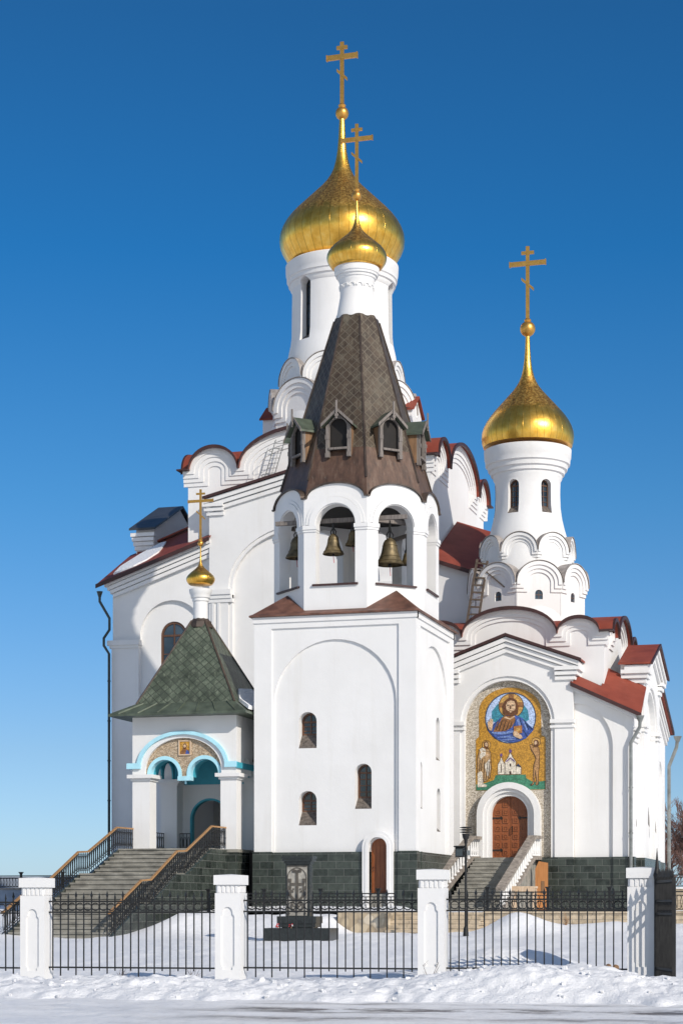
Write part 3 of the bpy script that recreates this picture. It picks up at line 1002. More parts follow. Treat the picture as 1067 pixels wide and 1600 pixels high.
for k in range(14):
    a_ = 360 / 14 * k
    nk.plate(FR(TX, TY, a_), band(0, .135, .085, 26.08, 26.06), .62, .70, 'white')
build('neck', nk, tower, smooth=35)
onion(tower, (TX, TY), 27.32, 1.19, .86, 29.79, .20, 32.64, 1.28, .13, base=-.42)

# bells
def bell(fr_pt, h, label, n=28):
    x, y, z = fr_pt        # mouth centre
    b = thing('bell', (x, y, z), label, 'bell', 'bronze bells hanging in the belfry')
    prof = [(0, .50), (.03, .52), (.10, .475), (.25, .385), (.45, .315), (.65, .275), (.80, .245), (.90, .19), (.96, .10), (1.0, .06)]
    m = MB().lathe(x, y, [(z + p * h, r * h) for p, r in prof], 'bronze', n, cap=False)
    m.lathe(x, y, [(z + p * h, r * h * .9) for p, r in prof], 'bronze', n, cap=False)
    for p, r in ((.13, .465), (.30, .372), (.70, .272)):
        m.lathe(x, y, [(z + p * h - .01, r * h), (z + p * h, r * h + .012), (z + p * h + .012, r * h)], 'bronze', n, cap=False)
    build('bell_body', m, b, smooth=50)
    cl = MB().tube([(x, y, z + .9 * h), (x, y, z + .05 * h)], .015, 'iron')
    cl.sphere((x, y, z - .02 * h), .07 * h, 'iron', 10)
    cl.tube([(x, y, z - .05 * h), (x + .03, y, z - .4 * h)], .012, 'flower')
    build('clapper', cl, b)
    cr = MB()
    for s in (-1, 1):
        cr.tube([(x + s * .10 * h, y, z + .93 * h), (x + s * .13 * h, y, z + 1.1 * h), (x + s * .04 * h, y, z + 1.24 * h), (x, y, 16.52)], .025, 'iron')
    cr.tube([(x, y, z + .95 * h), (x, y, 16.52)], .03, 'iron')
    build('hanger', cr, b)
    return b
bell((-3.50, TY - 2.28, 15.20), .80, 'larger bronze bell on the left of the pair in the front belfry opening')
bell((-2.72, TY - 2.28, 15.50), .58, 'small bronze bell on the right of the pair in the front belfry opening')
p_ = OC[1](.10, 14.72, -.62)
bell((p_[0], p_[1], 14.80), 1.05, 'biggest bronze bell, alone in the belfry opening just right of the front one')
p_ = OC[7](-.02, 15.0, -.36)
bell((p_[0], p_[1], 15.2), .85, 'dark shaded bell in the left-hand belfry opening')

p_ = OC[3](-.1, 15.3, -.8)
bell((p_[0], p_[1], 15.35), .5, 'little bell hanging farther back inside the belfry, behind the biggest bell')
b_ = MB().boxl(OC[3], -1.1, 1.1, 16.45, 16.58, -.87, -.73, 'greywood')
build('bell_beam', b_, tower)

# ================================================================== shared church parts
def zakomara_outline(arcs, half, flat):
    """top outline right to left: arcs [(uc, h, rise)] standing on the level v = flat"""
    pts = [(half, flat)]
    for uc, h, rise in sorted(arcs, reverse=True):
        pts += arc(uc, h, flat, rise, 20, 0, 180)
    pts += [(-half, flat)]
    o = []
    for p in pts:
        if not o or abs(p[0] - o[-1][0]) > 1e-5 or abs(p[1] - o[-1][1]) > 1e-5:
            o.append(p)
    return o

def cube_body(parent, cx, cy, half, z0, flat, arcs, roof_len, steps=4, st=.2):
    wb, rf_ = MB(), MB()
    top = zakomara_outline(arcs, half, flat)
    for i in range(4):
        a = 90 * i
        fr = FR(cx + half * math.sin(R(a)), cy - half * math.cos(R(a)), a)
        hin = half - .2 if i % 2 == 0 else half - .7
        tin = [(max(-hin, min(hin, u)), v) for u, v in top]
        tt = []
        for p in tin:
            if not tt or abs(p[0] - tt[-1][0]) > 1e-5 or abs(p[1] - tt[-1][1]) > 1e-5:
                tt.append(p)
        wb.plate(fr, [(-hin, z0), (hin, z0)] + tt, -.7, -.2, 'white')
        hm = half if i % 2 == 0 else half - .202
        tm = [(max(-hm, min(hm, u)), v) for u, v in top]
        tt = []
        for p in tm:
            if not tt or abs(p[0] - tt[-1][0]) > 1e-5 or abs(p[1] - tt[-1][1]) > 1e-5:
                tt.append(p)
        for k in range(steps):
            d = st * (k + 1)
            notches = [(uc, h - d, flat, rise - d * .95) for uc, h, rise in arcs]
            vb = flat - .14 - .19 * k
            w1 = 0.0 - .2 * k / steps
            wb.plate(fr, notched(-hm, hm, vb, tt, notches), -.2 * (k + 1) / steps, w1, 'white')
        pts = list(reversed(top))
        pts[0] = (pts[0][0] + .34, pts[0][1]); pts[-1] = (pts[-1][0] - .34, pts[-1][1])
        rf_.strip(fr, pts, -roof_len, .22, .08 + .003 * (i % 2), 'red')
        rf_.strip(fr, [(u, v - .05) for u, v in pts], .14, .235, .15, 'redtrim')
    for sx in (-1, 1):
        for sy in (-1, 1):
            x0, x1 = sorted((cx + sx * (half - .36), cx + sx * (half + .24)))
            y0, y1 = sorted((cy + sy * (half - .36), cy + sy * (half + .24)))
            rf_.box(x0, x1, y0, y1, flat + .012, flat + .075, 'redtrim')
    build('upper_walls', wb, parent)
    build('vaulted_roof', rf_, parent)

def koko_tier(parent, cx, cy, rad, half, v0, vs, rise, a0, n=8, back=1.0, win=False, cap='capgrey'):
    for k in range(n):
        a = a0 + 360 / n * k
        fr = FR(cx, cy, a)
        mb = MB()
        wz = vs - .72
        hole = [arch(0, .17, wz, wz + .24)] if win else []
        mb.plate(fr, arch(0, half, v0, vs, rise), rad - back, rad - .24, 'white', hole)
        for j in range(3):
            d = half * .16 * (j + 1)
            ob = arch(0, half, v0, vs, rise)
            mb.plate(fr, notched(-half, half, vs - half * (.10 + .16 * j), list(reversed(arc(0, half, vs, rise))), [(0, half - d, vs, rise - d)]),
                     rad - .24 + .06 * (2 - j), rad - .24 + .06 * (3 - j), 'white')
        mb.strip(fr, arc(0, half + .03, vs, rise + .02), rad - back, rad - .02, .03, cap)
        o = build('kokoshnik', mb, parent)
        if win:
            w_ = MB().plate(fr, arch(0, .17, wz, wz + .24), rad - .32, rad - .30, 'glass')
            w_.boxl(fr, -.17, .17, wz + .18, wz + .21, rad - .30, rad - .285, 'window_wood')
            w_.boxl(fr, -.012, .012, wz, wz + .40, rad - .301, rad - .287, 'window_wood')
            build('window', w_, o)

def pediment_bay(fr, half, z0, zs, zap, over, arch_h, arch_vs, arch_rise, thick, mb, roof, cap_mat='red', holes=(), cap_v=None, steps=3, recess=.35, back_mat='white', fin_ext=.0):
    """gabled slab: back wall, arched recess, pilasters with capitals, raking cornice and its own sheet roof"""
    ga = (zap - zs) / over
    def top(h, dz=0):
        return [(h, zap - ga * h - dz), (0, zap - dz), (-h, zap - ga * h - dz)]
    mb.plate(fr, [(-half, z0), (half, z0)] + top(half, .12), -thick, -recess, back_mat, holes)
    mb.plate(fr, notched(-half, half, z0, top(half, .12), [(0, arch_h, arch_vs, arch_rise)]), -recess, -.08, 'white')
    mb.plate(fr, notched(-half, half, z0, top(half, .12), [(0, arch_h + .17, arch_vs, arch_rise + .17)]), -.08, 0, 'white')
    for k in range(steps):
        d0 = .12 + .22 * k
        d1 = .12 + .22 * (k + 1) - .03
        e = .30 - .09 * k
        o_ = half + (over - half) * (1 - k / steps) * .8
        # raking cornice courses
        for s in (-1, 1):
            q = [(0, zap - d0), (0, zap - d1), (s * o_, zap - ga * o_ - d1), (s * o_, zap - ga * o_ - d0)]
            mb.plate(fr, q, -thick * .8, e, 'white')
    # capital returns at the eaves
    zc = zs - .16
    for s in (-1, 1):
        for k in range(3):
            u0, u1 = sorted((s * (half - .75 - .0 * k), s * (half + .30 - .1 * k)))
            mb.boxl(fr, u0, u1, zc - .62 - .2 * k + .34, zc - .46 - .2 * k + .34, -thick + .05, .26 - .08 * k, 'white')
        if cap_v:
            u0, u1 = sorted((s * (arch_h - .02), s * (half + .06)))
            mb.boxl(fr, u0, u1, cap_v - .06, cap_v + .10, -recess + .01, .10, 'white')
            mb.boxl(fr, u0, u1, cap_v - .26, cap_v - .16, -recess + .01, .06, 'white')
    for s in (-1, 1):
        q = [(0, zap - .06), (s * (over + .03), zap - ga * (over + .03) - .06), (s * (over + .03), zap - ga * (over + .03) + .02), (0, zap + .02)]
        roof.plate(fr, q, -thick - .05, .36, cap_mat)
        q = [(0, zap - .09), (s * (over + .05), zap - ga * (over + .05) - .09), (s * (over + .05), zap - ga * (over + .05) + .03), (0, zap + .03)]
        roof.plate(fr, q, .34, .41, 'redtrim')

def sloped_roof(mb, pts, zf, th, mat):
    """roof sheet over plan polygon, height from function"""
    n = len(pts)
    vs = [(x, y, zf(x, y)) for x, y in pts] + [(x, y, zf(x, y) + th) for x, y in pts]
    fs = [tuple(reversed(range(n))), tuple(range(n, 2 * n))] + [(i, (i + 1) % n, n + (i + 1) % n, n + i) for i in range(n)]
    mb.add(vs, fs, mat)

# ================================================================== SIDE CHAPEL
CX, CY = 1.47, 14.85
chapel = thing('side_chapel', (CX, CY, 1.45), 'white side chapel with a mosaic over its carved doors', 'chapel')
cw, crf = MB(), MB()
BF = FR(1.49, 10.0, 0)
pediment_bay(BF, 2.80, 3.72, 12.0, 13.15, 3.15, 1.86, 9.37, 1.86, 1.1, cw, crf, holes=[arch(0.05, .80, 3.73, 5.55)], cap_v=9.42, recess=.36, back_mat='pebble')
BR = FR(7.0, CY, 90)
slots = [arch(0, .22, 5.0, 7.3)]
pediment_bay(BR, 2.80, 3.72, 12.0, 13.15, 3.15, 1.86, 9.2, 1.86, 1.0, cw, crf, holes=slots, cap_v=9.35, recess=.3)
# corner walls
FW = FR(0, 10.3, 0)
zf = lambda x, y: 9.68 - .47 * (x - 7.09) + .62 * (y - 10)
q = [(4.25, 3.72), (6.75, 3.72), (6.75, zf(6.75, 10) - .1), (4.25, zf(4.25, 10) - .1)]
cw.plate(FW, q, -.5, -.14, 'white')
quarter = [(4.25, 3.72), (4.25, zf(4.25, 10) - .1), (6.75, zf(6.75, 10) - .1), (6.75, 3.72), (5.92, 3.72)] + [(4.27 + 1.65 * math.cos(R(t)), 8.35 + 1.85 * math.sin(R(t))) for t in range(0, 91, 6)]
cw.plate(FW, [(4.262, 3.72), ] if False else quarter[1:] + [(4.25, 10.2)], -.14, 0, 'white')
SW = FR(6.75, 0, 90)
cw.plate(SW, [(10.8, 3.72), (12.05, 3.72), (12.05, 10.2), (10.8, 9.6)], -.5, -.0, 'white')
cw.plate(SW, [(17.65, 3.72), (22.0, 3.72), (22.0, 9.9), (17.65, 11.4)], -.5, 0, 'white', [arch(20.0, .8, 4.0, 7.6)])
cw.plate(SW, [(18.8, 3.9), (21.2, 3.9), (21.2, 8.6), (18.8, 8.6)], -.6, -.2, 'white')
for k in range(3):
    cw.boxl(SW, 10.32, 11.9, 9.0 - .22 * k, 9.15 - .22 * k, -.1, .16 - .05 * k, 'white')
    cw.plate(SW, [(17.9, 11.35 - .2 * k), (22.2 - .05 * k, 9.85 - .2 * k), (22.2 - .05 * k, 9.7 - .2 * k), (17.9, 11.2 - .2 * k)], 0, .22 - .06 * k, 'white')
# soffit and cornice of the sloping verge
cw.plate(FW, [(4.25, zf(4.25, 10) - .12), (7.05, zf(7.05, 10) - .12), (7.05, zf(7.05, 10) - .3), (4.25, zf(4.25, 10) - .3)], -.3, .28, 'white')
cw.plate(FR(0, 21.9, 180), [(-6.74, 3.72), (3.7, 3.72), (3.7, 11), (-6.74, 9.8)], -.5, 0, 'white')
# left wing, mirrored
xm = 2 * 1.49
q = [(xm - 6.75, 3.72), (xm - 4.25, 3.72), (xm - 4.25, zf(4.25, 10) - .1), (xm - 6.75, zf(6.75, 10) - .1)]
cw.plate(FW, q, -.5, 0, 'white')
cw.plate(FR(xm - 6.75, 0, 270), [(-22.0, 3.72), (-10.8, 3.72), (-10.8, 9.6), (-22, 9.9)], -.5, 0, 'white')
build('walls', cw, chapel)
zf_l = lambda x, y: zf(xm - x, y)
zb = lambda x, y: 9.7 - .47 * (x - 7.0) + .62 * (22.1 - y) * .5
sloped_roof(crf, [(4.2, 9.88), (7.15, 9.88), (7.10, 12.0), (5.4, 12.2), (5.4, 10.62), (4.2, 10.62)], zf, .07, 'red')
sloped_roof(crf, [(xm - 4.2, 9.88), (xm - 4.2, 10.62), (xm - 5.4, 10.62), (xm - 5.4, 19), (xm - 7.15, 19), (xm - 7.15, 9.88)], lambda x, y: zf_l(x, 10 + .2 * (y - 10)), .07, 'red')
sloped_roof(crf, [(5.4, 17.6), (7.1, 17.6), (7.1, 22.2), (-2, 22.2), (-2, 19.0), (5.4, 19.0)], lambda x, y: 9.85 + .38 * (22.1 - y) + 0 * x, .07, 'red')
sloped_roof(crf, [(5.3, 12.0), (6.2, 12.0), (6.2, 17.7), (5.3, 17.7)], lambda x, y: 11.15 + .0 * x, .07, 'red')
# verge trim
crf.plate(FW, [(4.2, zf(4.2, 9.9) - .09), (7.17, zf(7.17, 9.9) - .09), (7.17, zf(7.17, 9.9) + .08), (4.2, zf(4.2, 9.9) + .08)], .42, .46, 'redtrim')
crf.plate(SW, [(17.7, 11.55), (22.3, 9.80), (22.3, 9.95), (17.7, 11.70)], .1, .42, 'redtrim')
build('roofs', crf, chapel)
cube_body(chapel, CX, CY, 4.2, 9.5, 13.22, [(0, 2.05, 1.12), (-2.96, .89, .62), (2.96, .89, .62)], 3.6, steps=3, st=.17)
cp = MB()
for u0, u1, fr, w_ in ((-2.83, -.79 - .55, BF, .05), (1.42, 2.83, BF, .05)):
    cp.boxl(fr, u0, u1, P0, 3.715, -.9, w_, 'granite')
cp.boxl(FW, 4.3, 6.80, P0, 3.72, -.5, -.02, 'granite')
cp.boxl(FW, 5.95, 6.83, P0, 3.725, -.4, .09, 'granite')
cp.boxl(FW, 4.3, 5.08, P0, 3.725, -.4, .06, 'granite') if False else None
cp.boxl(SW, 10.75, 22.0, P0, 3.70, -.5, .02, 'granite')
cp.boxl(BR, -2.83, 2.83, P0, 3.72, -.8, .04, 'granite')
cp.boxl(BF, -1.34, 1.42, P0, 3.69, -.9, -.3, 'step')
cp.boxl(FW, -3.8, -1.3, P0, 3.72, -.5, .03, 'granite')
build('plinth', cp, chapel)
# drum
prof = [(13.0, 2.66), (14.2, 2.58), (14.55, 2.46), (14.9, 2.28), (15.6, 2.2), (16.3, 2.12), (16.9, 1.98), (17.5, 1.90), (18.0, 1.78), (18.4, 1.66), (18.9, 1.54), (19.4, 1.47), (20.0, 1.45), (20.6, 1.46), (20.72, 1.53), (20.86, 1.55),
        (20.90, 1.64), (21.06, 1.67), (21.10, 1.76), (21.28, 1.80), (21.33, 1.88), (21.58, 1.90), (21.63, 1.93), (22.0, 1.95), (22.03, 1.90)]
dm = MB().lathe(CX, CY, prof, 'white', 72)
drum = build('drum', dm, chapel, smooth=35)
cuts = []
for k in range(6):
    fr = FR(CX, CY, -15 + 60 * k)
    cuts.append(MB().plate(fr, arch(0, .26, 19.02, 20.25), 1.10, 1.8, 'white'))
cut(drum, cuts)
for k in range(6):
    fr = FR(CX, CY, -15 + 60 * k)
    o = window_part(drum, fr, 0, .26, 19.30, 20.25, 1.19, 1, 3, fw=.05)
    sb = MB().add([fr(-.26, 19.32, 1.22), fr(.26, 19.32, 1.22), fr(.26, 19.04, 1.50), fr(-.26, 19.04, 1.50), fr(-.26, 18.98, 1.22), fr(.26, 18.98, 1.22), fr(.26, 18.98, 1.50), fr(-.26, 18.98, 1.50)],
                  [(0, 1, 2, 3), (4, 7, 6, 5), (0, 4, 5, 1), (2, 6, 7, 3), (1, 5, 6, 2), (0, 3, 7, 4)], 'sill')
    build('sill', sb, drum)
koko_tier(chapel, CX, CY, 2.08, .80, 16.75, 17.25, .78, 0, 8, .85)
koko_tier(chapel, CX, CY, 2.60, 1.0, 14.05, 15.75, .92, 22.5, 8, .95, win=True)
onion(chapel, (CX, CY), 22.60, 2.06, 1.12, 27.50, .345, 31.20, 1.62, .16, base=-.27)

# carved double door and its stepped surround
du = .05
ds = MB()
for ho, hi, w0, w1 in ((1.36, 1.10, -.37, .02), (1.10, .95, -.5, -.10), (.95, .79, -.9, -.22)):
    ds.plate(BF, band(du, ho, hi, 5.55, 3.70), w0, w1, 'white')
build('door_surround', ds, chapel)
for s in (-1, 1):
    lf = MB()
    ed = [(du + s * .01, 3.74), (du + s * .79, 3.74)] + [(du + s * .79 * math.cos(R(t)), 5.55 + .79 * math.sin(R(t))) for t in range(0, 91, 6)]
    ed[-1] = (du + s * .01, 5.55 + .79)
    lf.plate(BF, ed, -.62, -.55, 'door')
    for i in range(2):
        for j in range(7):
            uc = du + s * (.22 + .33 * i)
            vc = 3.93 + .345 * j
            if (uc - du) ** 2 + max(0, vc + .1 - 5.55) ** 2 > .70 ** 2 and vc > 5.4:
                continue
            hh = .115
            lf.plate(BF, rect(uc - hh, uc + hh, vc - hh, vc + hh), -.55, -.515, 'door', [rect(uc - .07, uc + .07, vc - .07, vc + .07)])
            lf.boxl(BF, uc - .045, uc + .045, vc - .045, vc + .045, -.55, -.52, 'door')
    o = build('door_leaf', lf, chapel)
    hg = MB()
    for v in (4.05, 5.42):
        u0, u1 = sorted((du + s * .77, du + s * .33))
        hg.boxl(BF, u0, u1, v - .03, v + .03, -.514, -.50, 'iron')
        hg.boxl(BF, du + s * .40 - .03, du + s * .40 + .03, v - .07, v + .07, -.516, -.503, 'iron')
    build('hinge', hg, o)
    if s > 0:
        build('handle', MB().tube([BF(du + .08, 4.75, -.52), BF(du + .08, 4.75, -.44), BF(du + .08, 5.05, -.44), BF(du + .08, 5.05, -.52)], .02, 'iron'), o)

# mosaic, drawn on a grid of 39 lines to the unit of the wall field (origin at the medallion's centre)
def mo(x, y):
    return ((x - 508) / 5.335 * .02745 + .08, 9.66 - (y - 540) / 5.335 * .0269)
def mop(pts):
    return [mo(*p) for p in pts]
mw = -.355
mos = MB()
outer = mop([(218, 1148), (800, 1148), (800, 715), (785, 700), (765, 690)]) + [mo(503 + 259 * math.cos(R(t)), 480 - 196 * math.sin(R(t))) for t in range(0, 181, 6)] + mop([(245, 690), (228, 705), (218, 715)])
mos.plate(BF, outer, mw - .02, mw + .012, 'mo_ochre')
mosaic = build('mosaic', mos, chapel)
def layer(name, k, items, parent=mosaic):
    m = MB()
    for i, (pts, mat) in enumerate(items):
        m.plate(BF, pts, mw + .006, mw + .012 + .004 * k + .0012 * i, 'mo_' + mat)
    return build(name, m, parent)
def ell(x, y, rx, ry, n=28):
    return [mo(x + rx * math.cos(2 * PI * i / n), y - ry * math.sin(2 * PI * i / n)) for i in range(n)]
layer('green_hill', 1, [(mop([(220, 1146), (220, 1095), (300, 1085), (370, 1060), (385, 1020), (635, 1020), (640, 1050), (700, 1085), (798, 1075), (798, 1146)]), 'green')])
layer('medallion', 1, [(ell(508, 540, 214, 216, 48), 'navy'), (ell(508, 540, 205, 207, 48), 'skyblue'),
                       (mop([(350, 560), (352, 480), (400, 420), (508, 400), (610, 420), (655, 480), (665, 560), (508, 640)]), 'teal')])
layer('haloed_figure', 3, [
    (ell(514, 438, 106, 106, 36), 'line'), (ell(514, 438, 100, 100, 36), 'halo'),
    (mop([(492, 340), (536, 340), (536, 400), (492, 400)]), 'robe'),
    (mop([(412, 412), (455, 412), (455, 452), (412, 452)]), 'robe'), (mop([(575, 412), (616, 412), (616, 452), (575, 452)]), 'robe'),
    (mop([(318, 640), (360, 590), (430, 535), (470, 520), (560, 520), (610, 545), (670, 610), (705, 640), (690, 660), (640, 715), (560, 742), (500, 746), (420, 725), (360, 690)]), 'mantle'),
    (mop([(362, 660), (400, 570), (452, 525), (540, 520), (552, 560), (520, 620), (470, 650)]), 'robe'),
    (mop([(455, 538), (505, 556), (548, 530), (540, 522), (505, 545), (465, 525)]), 'skin'),
    (mop([(340, 655), (480, 655), (540, 640), (555, 655), (470, 680), (370, 672)]), 'fold'),
    (mop([(380, 700), (500, 690), (600, 700), (560, 712), (480, 708)]), 'fold'),
    (mop([(420, 722), (500, 715), (580, 722), (500, 733)]), 'fold'),
    (mop([(560, 560), (580, 545), (600, 620), (590, 640)]), 'fold'), (mop([(605, 560), (625, 570), (655, 650), (640, 650)]), 'fold'),
    (mop([(420, 545), (440, 532), (410, 590), (390, 615)]), 'mantle'),
    (mop([(385, 640), (410, 575), (415, 576), (392, 641)]), 'line'),
    (mop([(410, 648), (438, 560), (443, 561), (417, 649)]), 'line'),
    (mop([(440, 648), (470, 560), (475, 561), (447, 649)]), 'line'),
    (mop([(470, 640), (498, 570), (503, 571), (477, 641)]), 'line'),
    (mop([(500, 630), (520, 575), (525, 576), (507, 631)]), 'line'),
    (mop([(340, 650), (380, 705), (385, 706), (347, 651)]), 'navy'),
    (mop([(400, 690), (520, 668), (525, 669), (407, 691)]), 'navy'),
    (mop([(430, 712), (560, 690), (565, 691), (437, 713)]), 'navy'),
    (mop([(470, 735), (600, 715), (605, 716), (477, 736)]), 'navy'),
    (mop([(548, 560), (540, 640), (545, 641), (555, 561)]), 'navy'),
    (mop([(585, 545), (600, 600), (605, 601), (592, 546)]), 'navy'),
    (mop([(620, 560), (660, 640), (665, 641), (627, 561)]), 'navy'),
    (mop([(640, 590), (690, 640), (695, 641), (647, 591)]), 'navy'),
    (mop([(612, 640), (650, 700), (655, 701), (619, 641)]), 'navy'),
    (mop([(345, 615), (420, 550), (425, 551), (352, 616)]), 'navy'),

    (mop([(448, 505), (445, 440), (462, 395), (490, 375), (530, 373), (560, 392), (576, 440), (572, 505), (552, 520), (470, 520)]), 'hair'),
    (mop([(474, 470), (472, 430), (486, 402), (514, 394), (540, 402), (552, 430), (550, 470), (532, 500), (494, 500)]), 'skin'),
    (mop([(470, 462), (490, 482), (505, 478), (520, 478), (535, 482), (556, 462), (548, 505), (514, 528), (480, 505)]), 'hair'),
    (mop([(496, 487), (512, 484), (528, 487), (512, 496)]), 'skin'),
    (mop([(480, 432), (502, 429), (502, 436), (480, 439)]), 'line'), (mop([(518, 429), (542, 432), (542, 439), (518, 436)]), 'line'),
    (mop([(506, 435), (514, 435), (517, 466), (503, 466)]), 'hair'),
    (mop([(538, 612), (606, 605), (606, 670), (540, 676)]), 'book'), (mop([(556, 628), (590, 624), (590, 655), (558, 658)]), 'halo'),
    (mop([(532, 660), (560, 650), (575, 668), (600, 690), (612, 712), (590, 718), (560, 706), (535, 690)]), 'skin'),
    (mop([(322, 620), (320, 580), (326, 560), (334, 575), (340, 540), (347, 540), (349, 570), (356, 545), (362, 550), (362, 600), (352, 645), (335, 640)]), 'skin'),
])
layer('robed_figure', 2, [
    (ell(306, 762, 38, 38), 'line'), (ell(306, 762, 34, 34), 'halo'),
    (mop([(230, 1030), (226, 880), (245, 800), (270, 780), (320, 785), (345, 830), (350, 960), (340, 1040), (300, 1075), (240, 1080)]), 'line'),
    (mop([(235, 1025), (231, 880), (249, 804), (272, 786), (318, 790), (340, 832), (345, 960), (335, 1035), (300, 1070), (243, 1075)]), 'pattern'),
    (mop([(250, 900), (250, 850), (262, 820), (300, 820), (300, 850), (270, 870)]), 'ivory'),
    (mop([(248, 800), (272, 784), (300, 800), (300, 820), (280, 808), (262, 825)]), 'ivory'),
    (mop([(290, 930), (335, 880), (340, 960), (325, 1030), (310, 1020)]), 'ivory'),
    (mop([(232, 1000), (255, 985), (272, 990), (280, 1090), (310, 1100), (308, 1118), (232, 1120)]), 'ivory'),
    (mop([(285, 770), (285, 742), (300, 732), (320, 738), (326, 765), (318, 795), (300, 798)]), 'hair'),
    (mop([(293, 770), (293, 750), (305, 742), (318, 748), (320, 768), (310, 778)]), 'skin'),
    (mop([(300, 850), (318, 838), (326, 850), (312, 868)]), 'skin'),
    (mop([(245, 985), (252, 870), (256, 870), (250, 985)]), 'line'),
    (mop([(262, 980), (270, 880), (274, 880), (267, 980)]), 'line'),
    (mop([(280, 1080), (290, 900), (294, 900), (285, 1080)]), 'line'),
    (mop([(300, 1060), (318, 900), (322, 900), (305, 1060)]), 'line'),
    (mop([(322, 1040), (334, 900), (338, 900), (327, 1040)]), 'line'),
])
layer('bearded_ascetic', 2, [
    (ell(722, 748, 38, 38), 'line'), (ell(722, 748, 34, 34), 'halo'),
    (mop([(668, 770), (690, 765), (700, 790), (716, 783), (745, 790), (755, 840), (752, 900), (750, 960), (742, 1040), (745, 1100), (735, 1114), (715, 1112), (722, 1060), (715, 1010),
          (712, 1060), (705, 1105), (680, 1118), (672, 1108), (694, 1090), (698, 1000), (700, 940), (718, 890), (705, 855), (680, 820)]), 'line'),
    (mop([(672, 774), (688, 770), (700, 797), (716, 788), (742, 794), (750, 840), (747, 900), (745, 960), (737, 1040), (739, 1098), (732, 1108), (721, 1107), (727, 1060), (720, 1000), (716, 990),
          (707, 1060), (700, 1100), (683, 1112), (698, 1090), (703, 1000), (706, 940), (724, 888), (711, 852), (686, 816)]), 'tanbody'),
    (mop([(703, 772), (702, 742), (715, 728), (735, 732), (745, 755), (740, 785), (715, 790)]), 'hair'),
    (mop([(708, 766), (708, 745), (718, 738), (730, 745), (730, 765), (718, 772)]), 'skin'),
])
layer('white_church_model', 2, [
    (mop([(400, 1018), (400, 930), (418, 900), (430, 860), (446, 900), (462, 920), (462, 905), (485, 870), (508, 825), (530, 870), (556, 905), (556, 940), (600, 955), (600, 1018)]), 'line'),
    (mop([(404, 1014), (404, 932), (420, 903), (431, 868), (443, 903), (458, 925), (458, 1014)]), 'ivory'),
    (mop([(464, 1014), (464, 910), (490, 872), (508, 835), (526, 872), (552, 910), (552, 1014)]), 'ivory'),
    (mop([(556, 1014), (556, 948), (596, 960), (596, 1014)]), 'ivory'),
    (ell(431, 852, 10, 14, 14), 'violet'), (ell(508, 820, 12, 15, 14), 'violet'),
    (mop([(470, 905), (508, 872), (546, 905), (540, 912), (508, 884), (476, 912)]), 'violet'),
    (mop([(428, 930), (434, 930), (434, 1000), (428, 1000)]), 'line'), (mop([(502, 925), (514, 925), (514, 950), (502, 950)]), 'line'),
    (mop([(500, 990), (516, 990), (516, 1014), (500, 1014)]), 'line'), (mop([(560, 945), (572, 925), (600, 955)]), 'navy'),
])
# drainpipes
def pipe(parent, pts, r, mat):
    m = MB().tube(pts, r, mat, 8)
    z_hi, z_lo = max(p[2] for p in pts), min(p[2] for p in pts)
    x, y, _ = pts[-1]
    m.lathe(pts[0][0], pts[0][1], [(pts[0][2] - .15, r), (pts[0][2] + .12, r * 2.4)], mat, 10)
    zz = z_lo + .8
    while zz < pts[-2][2] - .3:
        m.lathe(x, y, [(zz - .03, r + .001), (zz - .03, r + .02), (zz + .03, r + .02), (zz + .03, r + .001)], mat, 10)
        zz += 1.9
    return build('drainpipe', m, parent, smooth=40)
pipe(chapel, [(7.10, 9.98, 9.45), (7.08, 9.98, 9.1), (6.70, 10.1, 8.45), (6.70, 10.1, 8.2), (6.70, 10.1, 2.0)], .075, 'pipe')
pipe(chapel, [(7.35, 21.9, 9.6), (7.30, 21.9, 9.2), (6.95, 21.9, 8.3), (6.95, 21.9, 8.0), (6.95, 21.9, 1.6)], .085, 'pipe')
# broken plaster patches with bare masonry on the side wall
for (u, v, s_) in ((-1.4, 5.2, 1.0), (-3.4, 5.1, .4), (1.2, 5.0, .6)):
    pm = MB().plate(BR, [(u, v), (u + .5 * s_, v - .1), (u + .35 * s_, v + .35 * s_), (u + .1 * s_, v + .75 * s_)], -.0, .006, 'sill')
    if abs(u) > 2.8:
        pm = MB().plate(SW, [(u + CY, v), (u + CY + .5 * s_, v - .1), (u + CY + .35 * s_, v + .35 * s_), (u + CY + .1 * s_, v + .6 * s_)], 0, .006, 'sill')
    build('bare_patch', pm, chapel)

# ================================================================== MAIN CHURCH
MX, MY = -9.08, 21.5
church = thing('main_church', (MX, MY, 1.45), 'large white church behind the bell tower with the biggest golden dome', 'church')
mw_, mr = MB(), MB()
FB = FR(MX, 15.0, 0)
pediment_bay(FB, 4.62, 3.0, 20.85, 22.0, 4.78, 3.5, 16.65, 2.6, .9, mw_, mr, cap_v=None, recess=.3)
# stepped corbel and pilaster capital left and right of the big arch
for s in (-1, 1):
    for (v0, v1, e, u_in, u_out) in ((16.28, 16.52, .16, 3.52, 4.78), (16.10, 16.28, .10, 3.50, 4.72), (15.92, 16.10, .05, 3.46, 4.68)):
        u0, u1 = sorted((s * u_in, s * u_out))
        mw_.boxl(FB, u0, u1, v0, v1, -.28, e, 'white')
    u0, u1 = sorted((s * 4.2, s * 4.36))
    mw_.boxl(FB, u0 - .12, u0, 8, 15.9, -.2, .05, 'white')
    mw_.boxl(FB, u1, u1 + .12, 8, 15.9, -.2, .05, 'white')
